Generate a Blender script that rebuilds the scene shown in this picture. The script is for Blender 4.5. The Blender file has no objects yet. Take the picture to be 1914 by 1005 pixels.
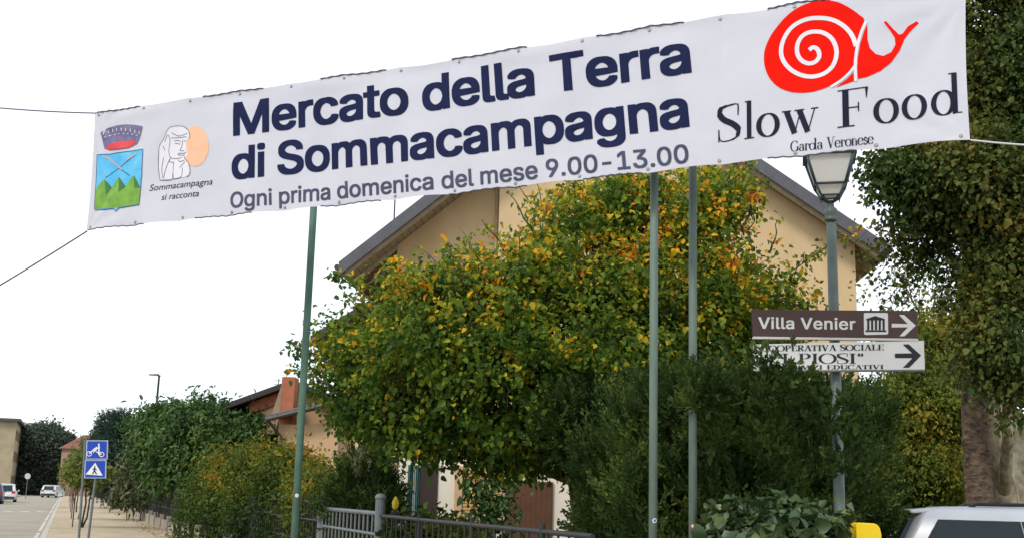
import bpy, bmesh, math, random
import numpy as np
from mathutils import Vector, Matrix
from mathutils.geometry import tessellate_polygon

random.seed(7)
RAD = math.radians
scene = bpy.context.scene
COL = scene.collection

# ------------------------------------------------------------------ camera
F_PX = 2145.0
CX, CY = 957.0, 502.5
CAM_Z = 1.55
PITCH = math.atan(424.0 / F_PX)
ROLL = RAD(1.5)
Fw = Vector((0, math.cos(PITCH), math.sin(PITCH)))
R0 = Vector((1, 0, 0))
U0 = Vector((0, -math.sin(PITCH), math.cos(PITCH)))
Rt = R0 * math.cos(ROLL) + U0 * math.sin(ROLL)
Up = U0 * math.cos(ROLL) - R0 * math.sin(ROLL)
CAM = Vector((0, 0, CAM_Z))
cam_data = bpy.data.cameras.new("camera")
cam = bpy.data.objects.new("camera", cam_data)
COL.objects.link(cam)
cam_data.sensor_width = 36.0
cam_data.lens = 36.0 * F_PX / 1914.0
cam_data.clip_start = 0.05
cam_data.clip_end = 3000
M3 = Matrix((Rt, Up, -Fw)).transposed()
cam.matrix_world = Matrix.Translation(CAM) @ M3.to_4x4()
scene.camera = cam


def ray(px, py):
    return Fw + Rt * ((px - CX) / F_PX) + Up * ((CY - py) / F_PX)


def at(px, py, Y):
    d = ray(px, py)
    return CAM + d * (Y / d.y)


def at_z(px, py, z):
    d = ray(px, py)
    return CAM + d * ((z - CAM_Z) / d.z)


# ------------------------------------------------------------------ sky and sun
SUN_EL, SUN_AZ = RAD(48), RAD(215)          # azimuth clockwise from +Y
world = bpy.data.worlds.new("World")
scene.world = world
world.use_nodes = True
nt = world.node_tree
nt.nodes.clear()
w_out = nt.nodes.new("ShaderNodeOutputWorld")
w_add = nt.nodes.new("ShaderNodeAddShader")
w_b1 = nt.nodes.new("ShaderNodeBackground")
w_b2 = nt.nodes.new("ShaderNodeBackground")
w_sky = nt.nodes.new("ShaderNodeTexSky")
w_sky.sky_type = 'NISHITA'
w_sky.sun_disc = False
w_sky.sun_elevation = SUN_EL
w_sky.sun_rotation = SUN_AZ
w_b1.inputs[1].default_value = 0.05
w_tc = nt.nodes.new("ShaderNodeTexCoord")
w_noise = nt.nodes.new("ShaderNodeTexNoise")
w_noise.inputs["Scale"].default_value = 2.2
w_noise.inputs["Detail"].default_value = 5
w_ramp = nt.nodes.new("ShaderNodeValToRGB")
w_ramp.color_ramp.elements[0].position = 0.3
w_ramp.color_ramp.elements[0].color = (0.74, 0.80, 0.88, 1)
w_ramp.color_ramp.elements[1].position = 0.62
w_ramp.color_ramp.elements[1].color = (1.0, 1.0, 1.0, 1)
w_b2.inputs[1].default_value = 0.82
nt.links.new(w_sky.outputs[0], w_b1.inputs[0])
nt.links.new(w_tc.outputs["Generated"], w_noise.inputs["Vector"])
nt.links.new(w_noise.outputs["Fac"], w_ramp.inputs[0])
nt.links.new(w_ramp.outputs[0], w_b2.inputs[0])
nt.links.new(w_b1.outputs[0], w_add.inputs[0])
nt.links.new(w_b2.outputs[0], w_add.inputs[1])
nt.links.new(w_add.outputs[0], w_out.inputs[0])

sun_data = bpy.data.lights.new("sun", 'SUN')
sun_data.energy = 1.5
sun_data.angle = RAD(11)
sun_data.color = (1.0, 0.95, 0.87)
sun = bpy.data.objects.new("sun", sun_data)
COL.objects.link(sun)
sun_dir = Vector((math.sin(SUN_AZ) * math.cos(SUN_EL), math.cos(SUN_AZ) * math.cos(SUN_EL), math.sin(SUN_EL)))
sun.rotation_euler = sun_dir.to_track_quat('Z', 'Y').to_euler()
sun.location = (0, 0, 40)

vs = scene.view_settings
vs.view_transform = 'Standard'
vs.look = 'None'
vs.exposure = 0.4
vs.gamma = 1.0
try:
    scene.cycles.max_bounces = 6
    scene.cycles.transparent_max_bounces = 6
    scene.cycles.caustics_reflective = False
    scene.cycles.caustics_refractive = False
except Exception:
    pass


# ------------------------------------------------------------------ materials
def srgb(r, g, b):
    def f(c):
        c = c / 255.0
        return c / 12.92 if c <= 0.04045 else ((c + 0.055) / 1.055) ** 2.4
    return (f(r), f(g), f(b), 1)


def mat(name, col, rough=0.7, var=0.15, scale=6.0, bump=0.0, bscale=40.0, metal=0.0, col2=None, spec=0.3, stretch=None, trans=0.0):
    """Principled material whose colour wanders between two tones over a noise texture."""
    m = bpy.data.materials.new(name)
    m.use_nodes = True
    t = m.node_tree
    b = t.nodes["Principled BSDF"]
    b.inputs["Roughness"].default_value = rough
    b.inputs["Metallic"].default_value = metal
    b.inputs["Specular IOR Level"].default_value = spec
    c = tuple(col[:3])
    if col2 is None:
        a = tuple(x * (1 - var) for x in c) + (1,)
        d = tuple(min(1, x * (1 + var)) for x in c) + (1,)
    else:
        a, d = c + (1,), tuple(col2[:3]) + (1,)
    tc = t.nodes.new("ShaderNodeTexCoord")
    mp = t.nodes.new("ShaderNodeMapping")
    if stretch:
        mp.inputs["Scale"].default_value = stretch
    n = t.nodes.new("ShaderNodeTexNoise")
    n.inputs["Scale"].default_value = scale
    n.inputs["Detail"].default_value = 6
    n.inputs["Roughness"].default_value = 0.65
    r = t.nodes.new("ShaderNodeValToRGB")
    r.color_ramp.elements[0].position = 0.33
    r.color_ramp.elements[1].position = 0.67
    r.color_ramp.elements[0].color = a
    r.color_ramp.elements[1].color = d
    t.links.new(tc.outputs["Object"], mp.inputs[0])
    t.links.new(mp.outputs[0], n.inputs["Vector"])
    t.links.new(n.outputs["Fac"], r.inputs[0])
    t.links.new(r.outputs[0], b.inputs["Base Color"])
    if bump:
        n2 = t.nodes.new("ShaderNodeTexNoise")
        n2.inputs["Scale"].default_value = bscale
        n2.inputs["Detail"].default_value = 5
        bp = t.nodes.new("ShaderNodeBump")
        bp.inputs["Strength"].default_value = bump
        bp.inputs["Distance"].default_value = 0.02
        t.links.new(mp.outputs[0], n2.inputs["Vector"])
        t.links.new(n2.outputs["Fac"], bp.inputs["Height"])
        t.links.new(bp.outputs[0], b.inputs["Normal"])
    if trans:
        tr = t.nodes.new("ShaderNodeBsdfTranslucent")
        mx = t.nodes.new("ShaderNodeMixShader")
        mx.inputs[0].default_value = trans
        t.links.new(r.outputs[0], tr.inputs[0])
        t.links.new(b.outputs[0], mx.inputs[1])
        t.links.new(tr.outputs[0], mx.inputs[2])
        t.links.new(mx.outputs[0], t.nodes["Material Output"].inputs[0])
    return m


def leaf_mat(name, stops, nscale=0.9, nweight=0.6, rough=0.6, trans=0.28, spec=0.18, by_height=None):
    """Leaves: every leaf has its own tone, and neighbouring leaves of a clump lean the same way."""
    m = bpy.data.materials.new(name)
    m.use_nodes = True
    t = m.node_tree
    b = t.nodes["Principled BSDF"]
    b.inputs["Roughness"].default_value = rough
    b.inputs["Specular IOR Level"].default_value = spec
    g = t.nodes.new("ShaderNodeNewGeometry")
    n = t.nodes.new("ShaderNodeTexNoise")
    n.inputs["Scale"].default_value = nscale
    n.inputs["Detail"].default_value = 3
    t.links.new(g.outputs["Position"], n.inputs["Vector"])
    mr = t.nodes.new("ShaderNodeMapRange")
    mr.inputs[1].default_value = 0.3
    mr.inputs[2].default_value = 0.7
    t.links.new(n.outputs["Fac"], mr.inputs[0])
    mx = t.nodes.new("ShaderNodeMix")
    mx.data_type = 'FLOAT'
    mx.inputs[0].default_value = nweight
    t.links.new(g.outputs["Random Per Island"], mx.inputs[2])
    t.links.new(mr.outputs[0], mx.inputs[3])
    r = t.nodes.new("ShaderNodeValToRGB")
    el = r.color_ramp.elements
    el[0].position, el[0].color = stops[0][0], tuple(stops[0][1]) + (1,)
    el[1].position, el[1].color = stops[-1][0], tuple(stops[-1][1]) + (1,)
    for p, c in stops[1:-1]:
        e = el.new(p)
        e.color = tuple(c) + (1,)
    if by_height:          # leaves high in the crown turn first in autumn
        sx = t.nodes.new("ShaderNodeSeparateXYZ")
        t.links.new(g.outputs["Position"], sx.inputs[0])
        hz = t.nodes.new("ShaderNodeMapRange")
        for i_, v_ in enumerate(by_height): hz.inputs[i_ + 1].default_value = v_
        t.links.new(sx.outputs[2], hz.inputs[0])
        ad = t.nodes.new("ShaderNodeMath"); ad.operation = 'ADD'; ad.use_clamp = True
        t.links.new(mx.outputs[0], ad.inputs[0])
        t.links.new(hz.outputs[0], ad.inputs[1])
        t.links.new(ad.outputs[0], r.inputs[0])
    else:
        t.links.new(mx.outputs[0], r.inputs[0])
    t.links.new(r.outputs[0], b.inputs["Base Color"])
    tr = t.nodes.new("ShaderNodeBsdfTranslucent")
    ms = t.nodes.new("ShaderNodeMixShader")
    ms.inputs[0].default_value = trans
    t.links.new(r.outputs[0], tr.inputs[0])
    t.links.new(b.outputs[0], ms.inputs[1])
    t.links.new(tr.outputs[0], ms.inputs[2])
    t.links.new(ms.outputs[0], t.nodes["Material Output"].inputs[0])
    return m


def stripes_mat(name, c1, c2, freq, axis=0, width=0.12, rough=0.7, bump=0.3, var=0.15):
    """Boards or slats: thin joints every 1/freq metres along one object axis."""
    m = mat(name, c1, rough, var, 3.0)
    t = m.node_tree
    b = t.nodes["Principled BSDF"]
    src = b.inputs["Base Color"].links[0].from_socket
    tc = t.nodes.new("ShaderNodeTexCoord")
    sx = t.nodes.new("ShaderNodeSeparateXYZ")
    t.links.new(tc.outputs["Object"], sx.inputs[0])
    mu = t.nodes.new("ShaderNodeMath"); mu.operation = 'MULTIPLY'; mu.inputs[1].default_value = freq
    fr = t.nodes.new("ShaderNodeMath"); fr.operation = 'FRACT'
    lt = t.nodes.new("ShaderNodeMath"); lt.operation = 'LESS_THAN'; lt.inputs[1].default_value = width
    t.links.new(sx.outputs[axis], mu.inputs[0])
    t.links.new(mu.outputs[0], fr.inputs[0])
    t.links.new(fr.outputs[0], lt.inputs[0])
    mx = t.nodes.new("ShaderNodeMix"); mx.data_type = 'RGBA'
    t.links.new(lt.outputs[0], mx.inputs[0])
    t.links.new(src, mx.inputs[6])
    mx.inputs[7].default_value = tuple(c2[:3]) + (1,)
    t.links.new(mx.outputs[2], b.inputs["Base Color"])
    bp = t.nodes.new("ShaderNodeBump"); bp.inputs["Strength"].default_value = bump; bp.invert = True
    t.links.new(lt.outputs[0], bp.inputs["Height"])
    t.links.new(bp.outputs[0], b.inputs["Normal"])
    return m


def tile_mat(name, c1, c2, scale=3.0, mortar=(0.05, 0.04, 0.035), msize=0.02, bw=0.5, rh=0.25, rough=0.8, bump=0.4):
    m = bpy.data.materials.new(name)
    m.use_nodes = True
    t = m.node_tree
    b = t.nodes["Principled BSDF"]
    b.inputs["Roughness"].default_value = rough
    tc = t.nodes.new("ShaderNodeTexCoord")
    br = t.nodes.new("ShaderNodeTexBrick")
    br.inputs["Color1"].default_value = tuple(c1[:3]) + (1,)
    br.inputs["Color2"].default_value = tuple(c2[:3]) + (1,)
    br.inputs["Mortar"].default_value = tuple(mortar) + (1,)
    br.inputs["Scale"].default_value = scale
    br.inputs["Mortar Size"].default_value = msize
    br.inputs["Brick Width"].default_value = bw
    br.inputs["Row Height"].default_value = rh
    n = t.nodes.new("ShaderNodeTexNoise"); n.inputs["Scale"].default_value = 1.3; n.inputs["Detail"].default_value = 6
    mx = t.nodes.new("ShaderNodeMix"); mx.data_type = 'RGBA'; mx.blend_type = 'MULTIPLY'; mx.inputs[0].default_value = 0.5
    t.links.new(tc.outputs["Object"], br.inputs["Vector"])
    t.links.new(tc.outputs["Object"], n.inputs["Vector"])
    t.links.new(br.outputs["Color"], mx.inputs[6])
    t.links.new(n.outputs["Fac"], mx.inputs[7])
    t.links.new(mx.outputs[2], b.inputs["Base Color"])
    bp = t.nodes.new("ShaderNodeBump"); bp.inputs["Strength"].default_value = bump; bp.invert = True; bp.inputs["Distance"].default_value = 0.01
    t.links.new(br.outputs["Fac"], bp.inputs["Height"])
    t.links.new(bp.outputs[0], b.inputs["Normal"])
    return m


# ------------------------------------------------------------------ object helpers
def tag(o, label=None, cat=None, group=None, kind=None):
    if label: o["label"] = label
    if cat: o["category"] = cat
    if group: o["group"] = group
    if kind: o["kind"] = kind
    return o


def empty(name, loc, label, cat, group=None, rz=0.0):
    o = bpy.data.objects.new(name, None)
    COL.objects.link(o)
    o.location = loc
    o.rotation_euler = (0, 0, rz)
    o.empty_display_size = 0.2
    return tag(o, label, cat, group)


def copy_tree(o, parent=None):
    c = o.copy()
    COL.objects.link(c)
    if parent is not None:
        c.parent = parent
    for ch in list(o.children):
        copy_tree(ch, c)
    return c


class MB:
    """Collects shapes and links them as ONE mesh object. Points are in the parent's space."""
    def __init__(s):
        s.v, s.f = [], []

    def add(s, vs_, fs_):
        k = len(s.v)
        s.v += [tuple(x) for x in vs_]
        s.f += [tuple(i + k for i in f) for f in fs_]

    def box(s, x0, x1, y0, y1, z0, z1):
        s.add([(x0, y0, z0), (x1, y0, z0), (x1, y1, z0), (x0, y1, z0), (x0, y0, z1), (x1, y0, z1), (x1, y1, z1), (x0, y1, z1)],
              [(0, 3, 2, 1), (4, 5, 6, 7), (0, 1, 5, 4), (1, 2, 6, 5), (2, 3, 7, 6), (3, 0, 4, 7)])

    def hexa(s, p):            # 4 bottom points then 4 top points
        s.add(p, [(0, 3, 2, 1), (4, 5, 6, 7), (0, 1, 5, 4), (1, 2, 6, 5), (2, 3, 7, 6), (3, 0, 4, 7)])

    def prism(s, poly, d):     # polygon of 3D points extruded by vector d
        n = len(poly)
        d = Vector(d)
        a = [Vector(p) for p in poly]
        s.add(a + [p + d for p in a],
              [tuple(range(n))[::-1], tuple(range(n, 2 * n))] + [(i, (i + 1) % n, (i + 1) % n + n, i + n) for i in range(n)])

    def tube(s, pts, rad, n=8, caps=True):
        pts = [Vector(p) for p in pts]
        if not hasattr(rad, '__len__'):
            rad = [rad] * len(pts)
        rings = []
        prev = None
        for i, p in enumerate(pts):
            d = (pts[min(i + 1, len(pts) - 1)] - pts[max(i - 1, 0)])
            if d.length < 1e-9: d = Vector((0, 0, 1))
            d.normalize()
            if prev is None:
                a = d.orthogonal().normalized()
            else:
                a = (prev - d * prev.dot(d))
                a = a.normalized() if a.length > 1e-6 else d.orthogonal().normalized()
            prev = a
            b = d.cross(a)
            rings.append([p + (a * math.cos(2 * math.pi * j / n) + b * math.sin(2 * math.pi * j / n)) * rad[i] for j in range(n)])
        vs_ = [v for r in rings for v in r]
        fs_ = []
        for i in range(len(pts) - 1):
            for j in range(n):
                fs_.append((i * n + j, i * n + (j + 1) % n, (i + 1) * n + (j + 1) % n, (i + 1) * n + j))
        if caps:
            fs_.append(tuple(range(n))[::-1])
            fs_.append(tuple(range((len(pts) - 1) * n, len(pts) * n)))
        s.add(vs_, fs_)

    def lathe(s, prof, c=(0, 0, 0), n=20):   # (r, z) profile about z
        vs_, fs_ = [], []
        for r, z in prof:
            for j in range(n):
                a = 2 * math.pi * j / n
                vs_.append((c[0] + r * math.cos(a), c[1] + r * math.sin(a), c[2] + z))
        for i in range(len(prof) - 1):
            for j in range(n):
                fs_.append((i * n + j, i * n + (j + 1) % n, (i + 1) * n + (j + 1) % n, (i + 1) * n + j))
        fs_.append(tuple(range(n))[::-1])
        fs_.append(tuple(range((len(prof) - 1) * n, len(prof) * n)))
        s.add(vs_, fs_)

    def build(s, name, m, parent=None, smooth=False, bevel=0.0, loc=None):
        me = bpy.data.meshes.new(name)
        me.from_pydata(s.v, [], s.f)
        me.validate()
        me.update()
        me.materials.append(m)
        if smooth:
            me.shade_smooth()
        o = bpy.data.objects.new(name, me)
        COL.objects.link(o)
        if parent is not None:
            o.parent = parent
        if loc is not None:
            o.location = loc
        if bevel:
            b = o.modifiers.new("bevel", 'BEVEL')
            b.width = bevel
            b.segments = 2
            b.limit_method = 'ANGLE'
        return o


def np_mesh(name, V, Q, m, parent=None):
    """Fast mesh of quads from numpy arrays."""
    me = bpy.data.meshes.new(name)
    V = np.ascontiguousarray(V, dtype=np.float32)
    Q = np.ascontiguousarray(Q, dtype=np.int32)
    me.vertices.add(len(V))
    me.vertices.foreach_set("co", V.ravel())
    me.loops.add(Q.size)
    me.loops.foreach_set("vertex_index", Q.ravel())
    me.polygons.add(len(Q))
    me.polygons.foreach_set("loop_start", np.arange(0, Q.size, 4, dtype=np.int32))
    me.polygons.foreach_set("loop_total", np.full(len(Q), 4, dtype=np.int32))
    me.update(calc_edges=True)
    me.materials.append(m)
    o = bpy.data.objects.new(name, me)
    COL.objects.link(o)
    if parent is not None:
        o.parent = parent
    return o


def unit(a):
    return a / np.maximum(np.linalg.norm(a, axis=1, keepdims=True), 1e-9)


def leaf_arrays(P, A, N, L, W, fold=0.25, curl=0.12):
    """Folded six-point leaves: P base, A direction of the tip, N face normal."""
    n = len(P)
    A = unit(A)
    S = unit(np.cross(A, N))
    N = unit(np.cross(S, A))
    L = L.reshape(-1, 1); W = W.reshape(-1, 1)
    base = P
    tip = P + A * L - N * (curl * L)
    l1 = P + A * L * .32 + S * W * .5 + N * W * fold
    l2 = P + A * L * .68 + S * W * .40 + N * (W * fold * .8 - curl * L * .4)
    r1 = P + A * L * .32 - S * W * .5 + N * W * fold
    r2 = P + A * L * .68 - S * W * .40 + N * (W * fold * .8 - curl * L * .4)
    V = np.stack([base, l1, l2, tip, r2, r1], axis=1).reshape(-1, 3)
    k = (np.arange(n) * 6).reshape(-1, 1)
    Q = np.concatenate([k + np.array([[0, 3, 2, 1]]), k + np.array([[0, 5, 4, 3]])], axis=0)
    return V, Q


def blob(px, py, r, Y, ry=None, rd=None, w=1.0):
    """An ellipsoid of crown at a real place: image-size radii turned into metres at depth Y."""
    c = at(px, py, Y)
    k = Y / F_PX
    ry = ry or r
    rd = rd or r
    return (np.array(c), np.array([r * k, rd * k, ry * k]), w)


def sample_blobs(blobs, n, rng, shell=0.65, rough=0.16, gap=0.0, gscale=2.2):
    n0 = n
    n = int(n * (1 + 1.6 * gap))
    vol = np.array([b[2] * (b[1][0] * b[1][1] * b[1][2]) ** 0.7 for b in blobs])
    idx = rng.choice(len(blobs), n, p=vol / vol.sum())
    C = np.array([b[0] for b in blobs])[idx]
    R = np.array([b[1] for b in blobs])[idx]
    d = unit(rng.normal(size=(n, 3)))
    r = np.where(rng.random(n) < shell, rng.uniform(0.72, 1.0, n), rng.random(n) ** (1 / 3.0))
    wob = 1 + rough * np.sin(d[:, 0] * 7 + idx * 1.7) * np.cos(d[:, 2] * 8 + idx * 2.3) + rng.normal(0, rough * .45, n)
    P = C + d * R * (r * wob).reshape(-1, 1)
    if gap:                # thin out whole pockets so that a crown shows hollows and clumps
        k = gscale
        q = (np.sin(P[:, 0] * 2.9 * k + 1.3 * np.sin(P[:, 2] * 2.1 * k)) + np.sin(P[:, 2] * 3.3 * k + 1.1 * np.sin(P[:, 1] * 2.6 * k + 2.0)) + np.sin(P[:, 1] * 2.7 * k + 1.2 * np.sin(P[:, 0] * 2.3 * k + 1.0)))
        thr = np.quantile(q, gap)
        keep = (q > thr) | (rng.random(n) < .12)
        P, d = P[keep][:n0], d[keep][:n0]
    return P, d


def broadleaf(name, m, parent, blobs, n, per, spread, L, W, seed, shell=0.65, rough=0.16, droop=0.55, out=0.45, off=(0, 0, 0), gap=0.0, gscale=2.2):
    rng = np.random.default_rng(seed)
    P, D = sample_blobs(blobs, n, rng, shell, rough, gap, gscale)
    C = np.repeat(P, per, axis=0)
    O = np.repeat(D, per, axis=0)
    k = len(C)
    C = C + rng.normal(size=(k, 3)) * spread * np.array([1, 1, .8])
    A = O * out + rng.normal(size=(k, 3)) * .6 + np.array([0, 0, -droop])
    N = O * .5 + rng.normal(size=(k, 3)) * .55 + np.array([0, 0, .8])
    Ls = L * np.clip(rng.lognormal(-.08, .32, k), .4, 1.75)
    Ws = Ls * (W / L) * rng.uniform(.8, 1.15, k)
    keep = C[:, 2] > 0.05
    V, Q = leaf_arrays(C[keep], A[keep], N[keep], Ls[keep], Ws[keep])
    V = V - np.array(off)
    return np_mesh(name, V, Q, m, parent), P


def needle(name, m, parent, blobs, n, per, length, L, W, seed, shell=0.7, rough=0.14, up=0.8, out=0.6, off=(0, 0, 0), gap=0.0, gscale=2.2):
    """Feathery sprays: blades set left and right along short upward shoots."""
    rng = np.random.default_rng(seed)
    P, D = sample_blobs(blobs, n, rng, shell, rough, gap, gscale)
    n = len(P)
    ax = unit(D * out + rng.normal(size=(n, 3)) * .35 + np.array([0, 0, up]))
    side = unit(np.cross(ax, rng.normal(size=(n, 3))))
    t = np.linspace(0, 1, per)
    sg = np.where(np.arange(per) % 2 == 0, 1.0, -1.0)
    C = (P[:, None, :] + ax[:, None, :] * (t[None, :, None] * length)).reshape(-1, 3)
    A = (ax[:, None, :] * .8 + side[:, None, :] * (sg[None, :, None] * .55)).reshape(-1, 3)
    k = len(C)
    A = A + rng.normal(size=(k, 3)) * .18
    N = np.repeat(np.cross(ax, side), per, axis=0) + rng.normal(size=(k, 3)) * .3
    Ls = L * rng.uniform(.6, 1.2, k) * np.tile(1.1 - .5 * t, n)
    Ws = W * rng.uniform(.7, 1.2, k)
    keep = C[:, 2] > 0.03
    V, Q = leaf_arrays(C[keep], A[keep], N[keep], Ls[keep], Ws[keep], fold=.1, curl=.05)
    V = V - np.array(off)
    return np_mesh(name, V, Q, m, parent), P


def wobble_path(a, b, n, amp, rng):
    a, b = Vector(a), Vector(b)
    pts = []
    for i in range(n + 1):
        t = i / n
        p = a.lerp(b, t)
        if 0 < i < n:
            p = p + Vector(rng.normal(size=3)) * amp * (b - a).length
        pts.append(p)
    return pts


def trunk_mesh(m, parent, base, top, r0, r1, limbs, twigs, seed, off, tw=0.012, name="trunk", limb_r=0.45):
    rng = np.random.default_rng(seed)
    mb = MB()
    off = Vector(off)
    base, top = Vector(base) - off, Vector(top) - off
    path = wobble_path(base, top, 6, .02, rng)
    rr = [r0 * 1.35] + [r0 + (r1 - r0) * i / 6 for i in range(1, 7)]
    mb.tube(path, rr, 10)
    for tgt in limbs:
        tgt = Vector(tgt) - off
        i = min(range(2, 7), key=lambda q: abs((path[q].z) - (tgt.z - .6 * (tgt - top).length * .5)))
        s = path[i]
        mid = s.lerp(tgt, .5) + Vector((0, 0, .08 * (tgt - s).length))
        pp = wobble_path(s, mid, 2, .05, rng) + wobble_path(mid, tgt, 3, .05, rng)[1:]
        k = len(pp) - 1
        mb.tube(pp, [rr[i] * limb_r * (1 - .82 * j / k) + tw * .6 for j in range(k + 1)], 7)
        for q in twigs:
            qv = Vector(q) - off
            if (qv - tgt).length < .9 and rng.random() < .5:
                s2 = pp[int(rng.integers(2, len(pp)))]
                w = wobble_path(s2, qv, 3, .06, rng)
                mb.tube(w, [tw, tw * .8, tw * .6, tw * .35], 5)
    return mb.build(name, m, parent, smooth=True)


def make_tree(name, label, cat, base, top, r0, blobs, lm, bark, n, per, spread, L, W, seed, group=None, kind='broad', twig_n=60, tw=0.012, limb_r=0.45, **kw):
    base = Vector(base)
    t = empty(name, base, label, cat, group)
    fn = broadleaf if kind == 'broad' else needle
    cr, P = fn("crown", lm, t, blobs, n, per, spread, L, W, seed, off=tuple(base), **kw)
    if top is not None:
        limbs = [b[0] for b in blobs if b[2] > 0.01][:14]
        trunk_mesh(bark, t, base, top, r0, r0 * .35, limbs, list(P[:twig_n]), seed + 1, tuple(base), tw=tw, limb_r=limb_r)
    return t


# ------------------------------------------------------------------ lettering helpers
class Sheet:
    """A flat surface in the scene with metre coordinates (u right, v up, w out towards the street)."""
    def __init__(s, o, eu, ev):
        s.o, s.eu = Vector(o), Vector(eu).normalized()
        ev = Vector(ev)
        s.n = s.eu.cross(ev).normalized()
        s.ev = s.n.cross(s.eu).normalized()
        s.disp = lambda u, v: 0.0

    def uv(s, px, py):
        d = ray(px, py)
        k = (s.o - CAM).dot(s.n) / d.dot(s.n)
        p = CAM + d * k - s.o
        return p.dot(s.eu), p.dot(s.ev)

    def p(s, u, v, w=0.0):
        return s.o + s.eu * u + s.ev * v + s.n * (w + s.disp(u, v))


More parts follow.
